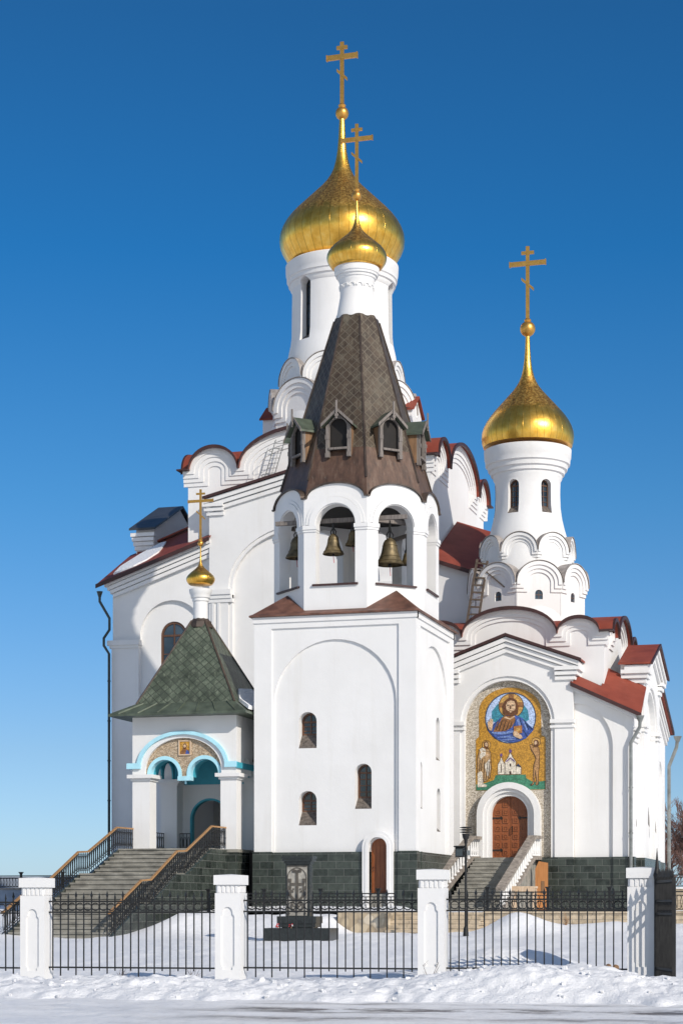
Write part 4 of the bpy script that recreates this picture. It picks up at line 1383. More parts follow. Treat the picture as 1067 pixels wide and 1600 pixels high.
# wings
WW = FR(0, 15.2, 0)
zl = lambda x, y: 17.08 + .345 * (x + 19.3) + .50 * (y - 15)
L0 = -18.73
wt = [(-13.5, zl(-13.5, 15) - .1), (L0, zl(L0, 15) - .1)]
mw_.plate(WW, [(L0, 1.3), (-13.5, 1.3)] + wt, -.6, -.34, 'white', [arch(-15.68, .66, 10.2, 14.55)])
mw_.plate(WW, notched(L0, -13.5, 1.3, wt, [(-15.72, 1.62, 14.55, 1.65)]), -.34, -.16, 'white')
mw_.plate(WW, [(L0, 1.3), (-17.34, 1.3), (-17.34, 14.1), (L0, 14.1)], -.16, 0, 'white')
for k, (a_, b_) in enumerate(((14.12, 14.36), (13.98, 14.12))):
    mw_.boxl(WW, L0 - .18 + .1 * k, -17.28 - .05 * k, a_, b_, -.5, .14 - .07 * k, 'white')
for k in range(4):
    d = .12 + .2 * k
    x0 = L0 - .25 + .12 * k
    mw_.plate(WW, [(x0, zl(x0, 15) - d), (-13.64, zl(-13.64, 15) - d), (-13.64, zl(-13.64, 15) - d - .17), (x0, zl(x0, 15) - d - .17)], -.4, .30 - .08 * k, 'white')
mw_.plate(FR(L0, 0, 270), [(-27.8, 1.3), (-15.8, 1.3), (-15.8, 17.2), (-27.8, 17.2)], -.6, 0, 'white')
mw_.plate(FR(0, 27.9, 180), [(-1.1, 1.3), (-L0, 1.3), (-L0, 17), (-1.1, 15)], -.6, 0, 'white')
# right wing
zr_ = lambda x, y: 17.42 - .35 * (x + 2.7) + .50 * (y - 15.2)
mw_.plate(WW, [(-4.5, 1.3), (1.1, 1.3), (1.1, zr_(1.1, 15.2) - .1), (-4.5, zr_(-4.5, 15.2) - .1)], -.6, -.1, 'white')
mw_.plate(FR(1.1, 0, 90), [(15.8, 1.3), (27.8, 1.3), (27.8, 15.9), (15.8, 15.9)], -.6, 0, 'white')
build('walls', mw_, church)
sloped_roof(mr, [(-19.32, 14.72), (-13.62, 14.72), (-13.62, 15.3), (-14.9, 15.42), (-14.9, 19.0), (-19.32, 19.0)], zl, .08, 'red')
mr.plate(WW, [(-19.34, zl(-19.34, 14.72) - .10), (-13.6, zl(-13.6, 14.72) - .10), (-13.6, zl(-13.6, 14.72) + .09), (-19.34, zl(-19.34, 14.72) + .09)], .48, .53, 'redtrim')
sloped_roof(mr, [(-4.5, 15.0), (1.4, 15.0), (1.4, 20.4), (-3.0, 20.4), (-3.0, 15.4), (-4.5, 15.4)], zr_, .08, 'red')
sloped_roof(mr, [(-3.0, 20.4), (1.4, 20.4), (1.4, 26), (-3.0, 26)], lambda x, y: zr_(x, 20.4) - .1 * (y - 20.4), .08, 'red')
mr.plate(WW, [(-4.5, zr_(-4.5, 15) - .1), (1.42, zr_(1.42, 15) - .1), (1.42, zr_(1.42, 15) + .09), (-4.5, zr_(-4.5, 15) + .09)], .20, .25, 'redtrim')
build('roofs', mr, church)
# transept gable wall on the far left
tg, tr = MB(), MB()
TGY = 22.2
tgz = lambda y: 22.05 - .46 * abs(y - TGY)
tg.plate(FR(-18.85, 0, 270), [(-25.8, 16), (-18.6, 16), (-18.6, tgz(18.6) - .1), (-TGY, 21.95), (-25.8, tgz(25.8) - .1)], -.95, 0, 'white')
for k in range(4):
    tg.box(-19.02 + .05 * k - .05, -17.82 - .05 * k + .0, 18.38 + .06 * k, 18.7, 19.95 - .22 * k, 20.13 - .22 * k, 'white')
build('transept_gable', tg, church)
tr.plate(FR(-18.85, 0, 270), [(-26.3, tgz(26.3)), (-TGY, 22.05), (-18.25, tgz(18.25)), (-18.25, tgz(18.25) + .1), (-TGY, 22.16), (-26.3, tgz(26.3) + .1)], -1.12, .25, 'navy')
tr.box(-18.75, -17.95, 18.5, 18.62, 18.5, 19.22, 'red')
sloped_roof(tr, [(-18.9, 19.0), (-14.9, 19.0), (-14.9, 25), (-18.9, 25)], lambda x, y: 19.4 + .36 * (x + 18.9), .08, 'red')
build('transept_roof', tr, church)
sn = MB()
sloped_roof(sn, [(-18.7, 15.35), (-17.6, 15.2), (-17.0, 15.45), (-16.7, 16.2), (-16.9, 17.4), (-17.1, 18.2), (-17.6, 18.55), (-18.3, 17.8), (-18.85, 16.6)], lambda x, y: zl(x, y) + .07, .09, 'snow')
build('roof_snow', sn, church)
cube_body(church, MX, MY, 6.1, 14.0, 22.28, [(0, 3.25, 1.72), (-4.54, 1.215, 1.04), (4.54, 1.215, 1.04)], 5.6, steps=4, st=.22)
# big window of the left wing
wo_ = window_part(church, WW, -15.68, .64, 10.2, 14.55, -.42, 1, 4, fw=.09)
# drum
prof = [(23.0, 3.6), (25.2, 3.5), (26.3, 3.15), (27.2, 2.9), (28.2, 2.78), (28.9, 2.66), (29.4, 2.55), (29.8, 2.50), (31.9, 2.47), (32.1, 2.48), (32.2, 2.56), (32.34, 2.58), (32.38, 2.66), (32.55, 2.68), (32.6, 2.74),
        (32.82, 2.75), (32.88, 2.78), (33.30, 2.80), (33.38, 2.7)]
drum = build('drum', MB().lathe(MX, MY, prof, 'white', 96), church, smooth=35)
cuts = []
for k in range(6):
    fr = FR(MX, MY, -30 + 60 * k)
    cuts.append(MB().plate(fr, arch(0, .34, 29.30, 32.0), 1.95, 2.9, 'white'))
cut(drum, cuts)
for k in range(6):
    fr = FR(MX, MY, -30 + 60 * k)
    window_part(drum, fr, 0, .34, 29.6, 32.0, 2.06, 1, 5, frame='iron', fw=.05)
    sb = MB().add([fr(-.34, 29.62, 2.1), fr(.34, 29.62, 2.1), fr(.34, 29.31, 2.5), fr(-.34, 29.31, 2.5), fr(-.34, 29.26, 2.1), fr(.34, 29.26, 2.1), fr(.34, 29.26, 2.5), fr(-.34, 29.26, 2.5)],
                  [(0, 1, 2, 3), (4, 7, 6, 5), (0, 4, 5, 1), (2, 6, 7, 3), (1, 5, 6, 2), (0, 3, 7, 4)], 'sill')
    build('sill', sb, drum)
koko_tier(church, MX, MY, 2.98, 1.14, 26.7, 27.35, 1.06, 0, 8, .75)
koko_tier(church, MX, MY, 3.62, 1.42, 24.0, 25.75, 1.36, 22.5, 8, 1.1)
# square stub gablets beside the drum
for s in (-1, 1):
    sg = MB()
    fr = FR(MX, MY, 90 * s)
    sg.plate(fr, [(-1.0, 23.8), (1.0, 23.8), (1.0, 25.8), (0, 26.55), (-1.0, 25.8)], 2.8, 3.8, 'white')
    for q in (-1, 1):
        sg.plate(fr, [(0, 26.6), (q * 1.12, 25.76), (q * 1.12, 25.84), (0, 26.68)], 2.8, 3.95, 'red')
    build('gablet', sg, church)
onion(church, (MX, MY), 34.62, 3.10, .97, 41.0, .33, 44.55, 1.56, .19, base=-.42)
pipe(church, [(-19.15, 14.75, 16.55), (-19.15, 14.75, 16.2), (-18.72, 14.92, 15.4), (-18.72, 14.92, 14.85), (-18.98, 14.85, 14.45), (-18.98, 14.85, 14.1), (-18.74, 14.92, 13.7), (-18.74, 14.92, 4.0)], .065, 'greenpipe')
# caged service ladder on the big arch
lg = MB()
la = [FB(-1.55 + .42 * s, 0, 0) for s in (0, 1)]
for s in (0, 1):
    lg.tube([(MX - 1.95 + .45 * s, 15.15, 21.6), (MX - 1.35 + .45 * s, 15.05, 23.4)], .022, 'pipe')
for k in range(8):
    f_ = k / 7.5
    lg.tube([(MX - 1.95 + .6 * f_, 15.14, 21.65 + 1.7 * f_), (MX - 1.5 + .6 * f_, 15.14, 21.65 + 1.7 * f_)], .014, 'pipe')
for z_ in (21.75, 22.9):
    f_ = (z_ - 21.6) / 1.8
    xb = MX - 1.95 + .6 * f_
    lg.tube([(xb, 15.1, z_)] + [(xb + .22 - .62 * math.sin(PI * i / 8) * 0 + .32 * -math.cos(PI * i / 8), 15.05 - .55 * math.sin(PI * i / 8), z_ - .05) for i in range(9)] + [(xb + .45, 15.1, z_)], .014, 'pipe')
for s in (-.05, .5):
    lg.tube([(MX - 1.9 + s, 14.6, 21.7), (MX - 1.5 + s, 14.5, 22.88)], .012, 'pipe')
build('service_ladder', lg, church)

# ================================================================== ENTRANCE PORCH
PX, PY = -9.27, 1.85
FZ = 3.86
porch = thing('entrance_porch', (PX, PY, FZ), 'open entrance porch with pale blue twin arches, green scaled tent roof and tiny golden dome', 'porch')
PF = FR(PX, 0, 0)
PH = 2.15
cl = MB()
cols = [(-PH, -1.43, 0, .7), (1.50, PH, 0, .7), (-PH, -1.45, 3.0, 3.7), (1.50, PH, 3.0, 3.7)]
for (u0, u1, y0, y1) in cols:
    c1 = MB()
    c1.box(PX + u0, PX + u1, y0, y1, FZ, 6.56, 'white')
    c1.box(PX + u0 - .06, PX + u1 + .06, y0 - .06, y1 + .06, 6.56, 6.66, 'white')
    c1.box(PX + u0 - .17, PX + u1 + .17, y0 - .17, y1 + .17, 6.66, 6.80, 'white')
    build('pillar', c1, porch)
pw = MB()
ZT = 9.06
pw.plate(PF, notched(-PH, PH, 6.80, [(PH, ZT), (-PH, ZT)], [(-.05, 1.58, 6.95, 1.26)]), -.55, 0, 'white')
for s, a_ in ((1, 90), (-1, 270)):
    fs = FR(PX + s * PH, PY, a_)
    pw.plate(fs, notched(-1.28, 1.28, 6.80, [(1.28, ZT), (-1.28, ZT)], [(-.62, .52, 6.9, .55), (.62, .52, 6.9, .55)]), -.5, -.01, 'white')
    pw.plate(fs, notched(-1.28, 1.28, 6.75, [(1.28, 8.9), (-1.28, 8.9)], [(-.62, .5, 6.9, .53), (.62, .5, 6.9, .53)]), -.56, -.5, 'teal')
pw.plate(FR(PX, 3.7, 0), notched(-2.1, PH, FZ, [(PH, 6.62), (-2.1, 6.62)], [(-.28, .84, 5.2, .84)]), -.3, 0, 'white')
pw.plate(FR(PX, 3.7, 0), rect(-2.1, PH, 6.62, ZT), -.3, .01, 'teal')
pw.plate(FR(PX, 3.7, 0), band(-.28, .86, .78, 5.2, FZ, .86, .78), -.28, .012, 'teal')
pw.box(PX - 2.1, PX + 2.1, .56, 3.68, 8.6, 8.7, 'teal')
pw.box(PX - 1.55, PX + 1.5, .2, .56, 6.6 + 1.75, 8.5, 'teal')
build('walls', pw, porch)
bb = MB()
bb.plate(PF, band(-.05, 1.90, 1.74, 7.12, 7.11, 1.36, 1.22), -.01, .10, 'lightblue')
for s, u0, u1 in ((-1, -2.36, -1.79), (1, 1.69, 2.2)):
    bb.boxl(PF, u0, u1, 7.03, 7.25, -.01, .115, 'lightblue')
bb.box(PX - PH - .195, PX - PH + .01, .012, .5, 7.04, 7.24, 'lightblue')
bb.box(PX + PH - .01, PX + PH + .08, -.1, 3.5, 7.0, 7.22, 'teal')
build('arch_moulding', bb, porch)
ty = MB()
n1, n2 = -.86, .79
inner = [(-1.6, 6.72)]
tp = arc(-.05, 1.585, 6.95, 1.265, 24, 0, 180)
notch = [(n1, .70, 6.80, .70), (n2, .70, 6.80, .70)]
ty.plate(PF, notched(-1.62, 1.52, 6.70, tp, notch), -.42, -.14, 'pebble_tan')
build('tympanum', ty, porch)
tb = MB()
for n_ in (n1, n2):
    tb.plate(PF, band(n_, .72, .58, 6.80, 6.70), -.43, -.10, 'lightblue')
    tb.plate(PF, band(n_, .60, .565, 6.80, 6.70), -.9, -.43, 'teal')
tb.boxl(PF, n1 + .56, n2 - .56, 6.55, 6.72, -.44, -.08, 'lightblue')
tb.boxl(PF, -.06, .0, 6.42, 6.55, -.3, -.24, 'lightblue')
build('twin_arch', tb, porch)
ic = MB()
ic.plate(PF, rect(-.27, .25, 7.53, 8.12), -.15, -.09, 'palewood', [rect(-.22, .20, 7.58, 8.07)])
ic.plate(PF, rect(-.225, .205, 7.575, 8.075), -.15, -.115, 'mo_ochre')
ico = build('icon', ic, porch)
iff = MB()
def ie(u, v, ru, rv, n=16):
    return [(u + ru * math.cos(2 * PI * i / n), v + rv * math.sin(2 * PI * i / n)) for i in range(n)]
for i, (pts, mat) in enumerate(((ie(-.01, 7.90, .13, .135), 'halo'), ([(-.2, 7.58), (.19, 7.58), (.15, 7.72), (.05, 7.8), (-.07, 7.8), (-.16, 7.72)], 'robe'), ([(.02, 7.585), (.18, 7.585), (.15, 7.70), (.06, 7.74)], 'mantle'),
                                (ie(-.01, 7.88, .08, .11), 'hair'), (ie(-.01, 7.89, .05, .07), 'skin'), ([(-.05, 7.84), (.03, 7.84), (-.01, 7.77)], 'hair'))):
    iff.plate(PF, pts, -.114, -.111 + .003 * i, 'mo_' + mat)
build('painted_figure', iff, ico)
# roof: flared apron, then a steep pyramid
rf1 = MB()
xr = -6.46
def rr(hx0, hx1, hy0, hy1, z):
    return [(PX - hx0, PY - hy0, z), (PX + hx1, PY - hy0, z), (PX + hx1, PY + hy1, z), (PX - hx0, PY + hy1, z)]
lo0 = rr(2.86, 2.80, 2.62, 2.4, 9.04)
lo1 = rr(2.86, 2.80, 2.62, 2.4, 9.12)
mid = rr(1.90, 2.15, 2.08, 2.05, 9.55)
rf1.add(lo0 + lo1 + mid, [(0, 1, 5, 4), (1, 2, 6, 5), (2, 3, 7, 6), (3, 0, 4, 7), (4, 5, 9, 8), (5, 6, 10, 9), (6, 7, 11, 10), (7, 4, 8, 11), (3, 2, 1, 0)], 'greencopper')
for i in range(7):      # raised seams of the apron
    f_ = (i + .5) / 7
    rf1.beam((PX - 2.83 + 5.6 * f_, PY - 2.60, 9.14), (PX - 1.87 + 4.0 * f_, PY - 2.1, 9.56), .04, .05, 'greencopper')
eave = build('eave_apron', rf1, porch)
py = MB()
top = rr(.28, .28, .28, .28, 13.0)
for k in range(4):
    a, b = mid[k], mid[(k + 1) % 4]
    c, d = top[(k + 1) % 4], top[k]
    wa = (Vector(b) - Vector(a)).length / 2
    sl = ((Vector(c) + Vector(d)) / 2 - (Vector(a) + Vector(b)) / 2).length
    py.add([a, b, c, d], [(0, 1, 2, 3)], 'porchroof', [[(-wa, 0), (wa, 0), (.28, sl), (-.28, sl)]])
proof = build('tent_roof', py, porch)
hr = MB()
for k in range(4):
    hr.beam(mid[k], top[k], .07, .05, 'darkcopper')
hr.lathe(PX, PY, [(12.72, .52), (12.95, .45), (13.1, .30)], 'darkcopper', 8)
build('hip_ridge', hr, proof)
sp = MB()
sp.add([(PX + 2.12, PY - 1.5, 9.60), (PX + 2.75, PY - 2.2, 9.22), (PX + 2.78, PY + 1.6, 9.24), (PX + 1.72, PY + 1.0, 10.25), (PX + 1.80, PY - .8, 10.05),
        (PX + 2.16, PY - 1.5, 9.72), (PX + 2.76, PY - 2.15, 9.36), (PX + 2.80, PY + 1.6, 9.40), (PX + 1.80, PY + 1.0, 10.36), (PX + 1.88, PY - .8, 10.18)],
       [(0, 1, 2, 3, 4), (9, 8, 7, 6, 5), (0, 5, 6, 1), (1, 6, 7, 2), (2, 7, 8, 3), (3, 8, 9, 4), (4, 9, 5, 0)], 'snow')
build('roof_snow', sp, porch)
nk = MB().lathe(PX, PY, [(12.95, .30), (13.75, .29), (13.8, .33), (13.88, .33), (13.92, .38), (14.05, .40), (14.1, .44), (14.25, .46), (14.28, .4)], 'white', 32)
build('neck', nk, porch, smooth=35)
onion(porch, (PX, PY), 14.66, .57, .86, 16.10, .12, 18.25, 1.05, .085, base=-.5)
pd = MB()
pd.box(PX - 2.2, PX + 2.2, 0.02, 14.9, 1.2, FZ - .12, 'granite')
pd.box(PX - 2.25, PX + 2.22, -.02, 14.9, FZ - .12, FZ, 'step')
build('podium', pd, porch)
# gallery behind the porch towards the church, and the snowy lean-to between porch and tower
gl = MB()
gl.box(-11.35, -10.95, 4.2, 15.0, FZ, 8.4, 'white')
gl.plate(FR(PX, 8.0, 0), notched(-2.0, 2.1, FZ, [(2.1, 8.4), (-2.0, 8.4)], [(-.15, .8, 5.35, .8)]), -.3, 0, 'white')
gl.box(-7.35, -6.5, 4.5, 4.8, FZ - 2.6, 7.0, 'white')
gl.box(-7.12, -6.5, 2.6, 2.9, 7.0, 7.25, 'teal')
build('gallery', gl, porch)
gr = MB()
sloped_roof(gr, [(-11.6, 4.0), (-6.45, 4.0), (-6.45, 15), (-11.6, 15)], lambda x, y: 8.4 + .0 * x, .12, 'greencopper')
sloped_roof(gr, [(-7.1, 1.9), (-6.42, 1.9), (-6.42, 4.0), (-7.1, 4.0)], lambda x, y: 7.35 + .9 * (x + 7.1), .08, 'darkcopper')
sloped_roof(gr, [(-7.08, 2.0), (-6.43, 2.0), (-6.43, 4.0), (-7.08, 4.0)], lambda x, y: 7.44 + .9 * (x + 7.1), .22, 'snow')
build('gallery_roof', gr, porch)
gp = MB().box(-7.0, -6.45, 1.2, 4.0, 1.2, FZ - .1, 'dark')
build('side_podium', gp, porch)

# ironwork panel: pairs of uprights joined by ovals
def balus_mesh(h):
    """one baluster with its oval, upright, standing at the origin in the x-z plane"""
    m = MB()
    m.beam((0, 0, .0), (0, 0, h), .022, .022, 'iron')
    pts = [(.055 + .05 * math.cos(2 * PI * i / 12), 0, h * .5 + h * .36 * math.sin(2 * PI * i / 12)) for i in range(13)]
    m.tube(pts, .010, 'iron', 4)
    m.sphere((0, 0, h * .5), .022, 'iron', 6)
    return m

def guard(parent, a, b, h, n):
    """level guard rail from a to b"""
    a, b = Vector(a), Vector(b)
    m = MB()
    m.beam(a + Vector((0, 0, h)), b + Vector((0, 0, h)), .05, .03, 'iron')
    m.beam(a + Vector((0, 0, .08)), b + Vector((0, 0, .08)), .03, .03, 'iron')
    d = (b - a).normalized()
    L = (b - a).length
    for i in range(n + 1):
        p = a + (b - a) * i / n
        m.beam(p, p + Vector((0, 0, h)), .022, .022, 'iron')
        if i < n:
            c = p + d * (L / n / 2)
            r_ = L / n * .36
            m.tube([c + d * (r_ * math.cos(2 * PI * k / 12)) + Vector((0, 0, h * .5 + h * .32 * math.sin(2 * PI * k / 12))) for k in range(13)], .011, 'iron', 4)
    return build('guard_rail', m, parent)
guard(porch, (PX - 2.0, .75, FZ), (PX - 2.0, 2.95, FZ), .75, 10)
guard(porch, (PX - 1.45, 3.35, FZ), (PX - 1.0, 3.35, FZ), .75, 3)
guard(porch, (-7.05, 2.5, FZ), (-6.45, 2.5, FZ), .75, 3)
guard(porch, (PX - .9, 7.6, FZ), (PX + 1.9, 7.6, FZ), .75, 9)

# ================================================================== ENTRANCE STAIRCASE
SX0, SX1 = -11.35, -7.62
stair = thing('stone_staircase', ((SX0 + SX1) / 2, -11.4, .6), 'broad grey stone staircase of three flights rising to the entrance porch', 'staircase')
prof_pts = [(0.0, FZ, 0), (-1.6, FZ, 6), (-4.3, FZ - 1.0, 0), (-5.25, FZ - 1.0, 6), (-7.75, FZ - 2.07, 0), (-8.65, FZ - 2.07, 7), (-11.5, .62, 0)]
outline = []
for i in range(len(prof_pts) - 1):
    (ya, za, n_), (yb, zb_, _) = prof_pts[i], prof_pts[i + 1]
    if n_ == 0:
        if not outline:
            outline.append((ya, za))
        outline.append((yb, za))
    else:
        for k in range(n_):
            z2 = za + (zb_ - za) * (k + 1) / n_
            y1 = ya + (yb - ya) * k / n_
            y2 = ya + (yb - ya) * (k + 1) / n_
            outline.append((y1, z2))
            outline.append((y2, z2))
st_ = MB()
# each tread a slab with a small nosing
flight = []
prev = None
for (y1, z1), (y2, z2) in zip(outline, outline[1:]):
    if abs(z1 - z2) < 1e-6 and abs(y1 - y2) > .05:
        st_.box(SX0, SX1, y2 - .03, y1 + .02, z1 - .06, z1, 'step')
        st_.box(SX0 + .02, SX1 - .02, y2 + .01, y1 + .02, .2, z1 - .06, 'step')
build('steps', st_, stair)
fk = MB()
for x0, x1 in ((SX0 - .12, SX0 - .0), (SX1 + .0, SX1 + .12)):
    poly = [(-11.5, .2)] + [(y, z - .04) for y, z in ((-11.5, .62), (-8.65, FZ - 2.07), (-7.75, FZ - 2.07), (-5.25, FZ - 1), (-4.3, FZ - 1), (-1.6, FZ), (0, FZ))] + [(0, .2)]
    fk.plate(lambda u, v, w, x0=x0: (x0 + w, u, v), poly, 0, x1 - x0, 'granite')
build('flank_wall', fk, stair)
RAILP = [(0.05, 4.69), (-1.6, 4.68), (-4.30, 3.68), (-5.22, 3.64), (-7.75, 2.58), (-8.63, 2.54), (-11.45, 1.42)]
for x, nm in ((SX0 - .06, 'left'), (SX1 + .06, 'right')):
    hd = MB()
    for (ya, za), (yb, zb_) in zip(RAILP, RAILP[1:]):
        hd.beam((x, ya, za), (x, yb, zb_), .075, .06, 'handrail')
    rail = build('railing', hd, stair, (x, 0, FZ), label='%s hand railing of the stairs, orange wooden handrail over black ironwork' % nm)
    lw = MB()
    for off in (.70, .10):
        for (ya, za), (yb, zb_) in zip(RAILP, RAILP[1:]):
            lw.beam((x, ya, za - .82 + off + .03), (x, yb, zb_ - .82 + off + .03), .025, .022, 'iron')
    build('iron_rail', lw, rail)
    # balusters
    proto = None
    y = -.02
    n_ = 0
    while y > -11.4:
        for (ya, za), (yb, zb_) in zip(RAILP, RAILP[1:]):
            if yb <= y <= ya:
                z = za + (zb_ - za) * (y - ya) / (yb - ya)
        if proto is None:
            m = MB()
            for dx in (0,):
                m.beam((x, y, z - .80), (x, y, z), .024, .024, 'iron')
            m.tube([(x, y - .09 + .065 * math.cos(2 * PI * i / 12), z - .40 + .27 * math.sin(2 * PI * i / 12)) for i in range(13)], .011, 'iron', 4)
            m.sphere((x, y, z - .40), .03, 'iron', 6)
            proto = build('baluster', m, rail, (x, y, z - .8))
            p0 = Vector((x, y, z - .8))
        else:
            c = proto.copy(); col.objects.link(c); c.parent = rail
            c.location = proto.location + Vector((0, y - p0.y, z - .8 - p0.z))
        y -= .19
        n_ += 1

# ================================================================== CHAPEL STAIRS
cs = thing('chapel_staircase', (1.5, 3.5, 1.45), 'narrow stone steps with pale balustrades climbing to the carved chapel doors', 'staircase')
s_ = MB()
XA, XB = .42, 2.72
s_.box(XA, XB, 8.4, 10.2, 1.2, 3.68, 'step')
n_ = 14
for k in range(n_):
    z = 3.68 - 2.2 * (k + 1) / n_
    y1 = 8.4 - 5.9 * k / n_
    y2 = 8.4 - 5.9 * (k + 1) / n_
    s_.box(XA, XB, y2, y1 + .02, z - .05, z, 'step')
    s_.box(XA, XB, y2 + .03, y1 + .02, 1.1, z - .05, 'step')
build('steps', s_, cs)
for xb in (XA - .16, XB + .16):
    shift = -.35 if xb < 1 else -.12     # balustrades splay a little towards the terrace
    P = [(xb, 9.9, 4.55), (xb, 8.35, 4.52), (xb + shift, 2.2, 2.30)]
    m = MB()
    for a, b in zip(P, P[1:]):
        m.beam(a, b, .34, .13, 'coping')
    m.beam((P[1][0], P[1][1], P[1][2] - .86), (P[2][0], P[2][1], P[2][2] - .86), .26, .16, 'coping')
    m.beam((P[0][0], P[0][1], P[0][2] - .86), (P[1][0], P[1][1], P[1][2] - .86), .26, .16, 'coping')
    bl = build('balustrade', m, cs)
    m = MB()
    proto = None
    for k in range(19):
        f_ = (k + .5) / 19
        if f_ < .2:
            q = Vector(P[0]).lerp(Vector(P[1]), f_ / .2)
        else:
            q = Vector(P[1]).lerp(Vector(P[2]), (f_ - .2) / .8)
        base = Vector((q.x, q.y, q.z - .80))
        if proto is None:
            m = MB().lathe(q.x, q.y, [(base.z, .075), (base.z + .06, .075), (base.z + .09, .04), (base.z + .25, .062), (base.z + .45, .045), (base.z + .66, .04), (base.z + .70, .07), (base.z + .76, .07)], 'white', 10)
            proto = build('baluster', m, bl, base)
            b0 = base
        else:
            c = proto.copy(); col.objects.link(c); c.parent = bl
            c.location = proto.location + (base - b0)
m = MB()
m.add([(XB + .06, 8.3, 1.4), (XB + .06, 2.6, 1.4), (XB + .06, 2.6, 1.45), (XB + .06, 8.3, 3.6), (XB - .02, 8.3, 1.4), (XB - .02, 2.6, 1.4), (XB - .02, 2.6, 1.45), (XB - .02, 8.3, 3.6)],
      [(0, 1, 2, 3), (7, 6, 5, 4), (0, 4, 5, 1), (1, 5, 6, 2), (2, 6, 7, 3), (3, 7, 4, 0)], 'step')
build('flank_wall', m, cs)
pb = MB()
pb.plate(FR(0, 8.6, 0), [(2.95, 1.4), (3.48, 1.4), (3.48, 3.45), (3.10, 3.52), (2.95, 3.2)], -.03, 0, 'plywood')
pb.boxl(FR(0, 8.6, 0), 3.2, 3.34, 2.2, 2.7, 0, .012, 'brownwood')
tag(build('plywood_sheet', pb, None, (3.2, 8.6, 1.45)), 'orange plywood sheet leaning beside the chapel stairs', 'board')
tb_ = thing('wooden_bench', (2.75, 4.2, 1.5), 'small pale wooden trestle table standing right of the chapel stairs', 'table')
build('top', MB().box(2.75, 3.75, 4.3, 4.8, 2.36, 2.44, 'palewood').box(2.78, 3.72, 4.28, 4.30, 2.2, 2.36, 'palewood'), tb_)
for dx in (0, .8):
    build('leg', MB().box(2.82 + dx, 2.92 + dx, 4.34, 4.44, 1.42, 2.36, 'palewood').box(2.82 + dx, 2.92 + dx, 4.66, 4.76, 1.42, 2.36, 'palewood'), tb_)

# ================================================================== TERRACE WALLS, STEPS, RAILS
wl_ = MB().box(3.72, 40, -5.35, -5.0, .3, 1.42, 'beige')
wl_.box(3.70, 40, -5.40, -4.95, 1.42, 1.50, 'beige')
tag(build('retaining_wall', wl_, None, (20, -5.2, .3)), 'low beige stone retaining wall along the front of the terrace', 'wall')
tst = MB()
for k in range(5):
    tst.box(.62, 3.7, -6.9 + .36 * k, -5.0, .25 if k == 0 else .7 + .15 * k - .02, .70 + .15 * (k + 1), 'beige')
tag(build('terrace_steps', tst, None, (2.1, -6, .7)), 'wide beige stone steps leading up onto the terrace', 'steps')
rw = MB()
rw.add([(-1.15, -6.8, .2), (.62, -6.95, .2), (.62, -5.0, .2), (-1.15, -5.0, .2), (-1.15, -6.6, 1.43), (.62, -6.75, 1.40), (.62, -5.0, 1.45), (-1.15, -5.0, 1.45)],
       [(0, 3, 2, 1), (4, 5, 6, 7), (0, 1, 5, 4), (1, 2, 6, 5), (2, 3, 7, 6), (3, 0, 4, 7)], 'stone')
tag(build('rubble_wall', rw, None, (-.3, -6, .2)), 'slanting rubble stone wall at the left of the terrace steps', 'wall')
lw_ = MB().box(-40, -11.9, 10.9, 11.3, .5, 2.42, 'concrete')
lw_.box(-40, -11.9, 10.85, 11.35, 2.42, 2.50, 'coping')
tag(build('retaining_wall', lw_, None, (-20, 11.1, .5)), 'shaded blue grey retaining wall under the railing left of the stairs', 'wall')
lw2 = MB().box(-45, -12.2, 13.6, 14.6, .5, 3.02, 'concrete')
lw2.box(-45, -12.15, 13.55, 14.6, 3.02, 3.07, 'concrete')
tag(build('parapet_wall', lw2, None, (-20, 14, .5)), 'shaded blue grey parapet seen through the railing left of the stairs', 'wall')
rw2 = MB().box(1.9, 60, 21.9 + 2, 22.4 + 2, .5, 2.5, 'beige')
rw2.box(1.85, 60, 21.85 + 2, 22.45 + 2, 2.5, 2.58, 'snow')
tag(build('retaining_wall', rw2, None, (20, 24, .5)), 'beige stone wall of the upper terrace at the far right', 'wall')

def lattice_rail(x0, x1, y, z, h, label, step=2.1, posts=True):
    t = thing('iron_railing', ((x0 + x1) / 2, y, z), label, 'railing', 'black iron railings round the terrace')
    m = MB()
    m.box(x0, x1, y - .03, y + .03, z + h - .04, z + h, 'iron')
    m.box(x0, x1, y - .02, y + .02, z + h - .15, z + h - .12, 'iron')
    m.box(x0, x1, y - .02, y + .02, z + .04, z + .07, 'iron')
    build('rails', m, t)
    m = MB()
    n = int((x1 - x0) / .15)
    d = (x1 - x0) / n
    r_ = (h - .20) / 2
    for i in range(n):
        c = x0 + d * (i + .5)
        m.tube([(c + d * .72 * math.cos(2 * PI * k / 12), y, z + .07 + r_ + r_ * math.sin(2 * PI * k / 12)) for k in range(13)], .012, 'iron', 4)
    build('lattice', m, t)
    proto = None
    for i in range(int((x1 - x0) / step) + 1):
        x = x0 + i * step
        if proto is None:
            m = MB().box(x - .045, x + .045, y - .045, y + .045, z - .05, z + h + .12, 'iron')
            m.box(x - .09, x + .09, y - .09, y + .09, z + h + .12, z + h + .16, 'iron')
            m.box(x - .06, x + .06, y - .06, y + .06, z + h + .06, z + h + .12, 'iron')
            proto = build('post', m, t, (x, y, z))
        else:
            c = proto.copy(); col.objects.link(c); c.parent = t
            c.location = proto.location + Vector((x - x0, 0, 0))
    return t
lattice_rail(3.8, 32, -5.15, 1.50, .66, 'black iron railing with interlaced rings on the low wall right of the terrace steps')
lattice_rail(-6.4, .5, -5.1, 1.50, .62, 'black iron railing with interlaced rings in front of the bell tower')
lattice_rail(-32, -12.0, 11.1, 2.50, .58, 'black iron railing on the shaded grey wall left of the stairs')
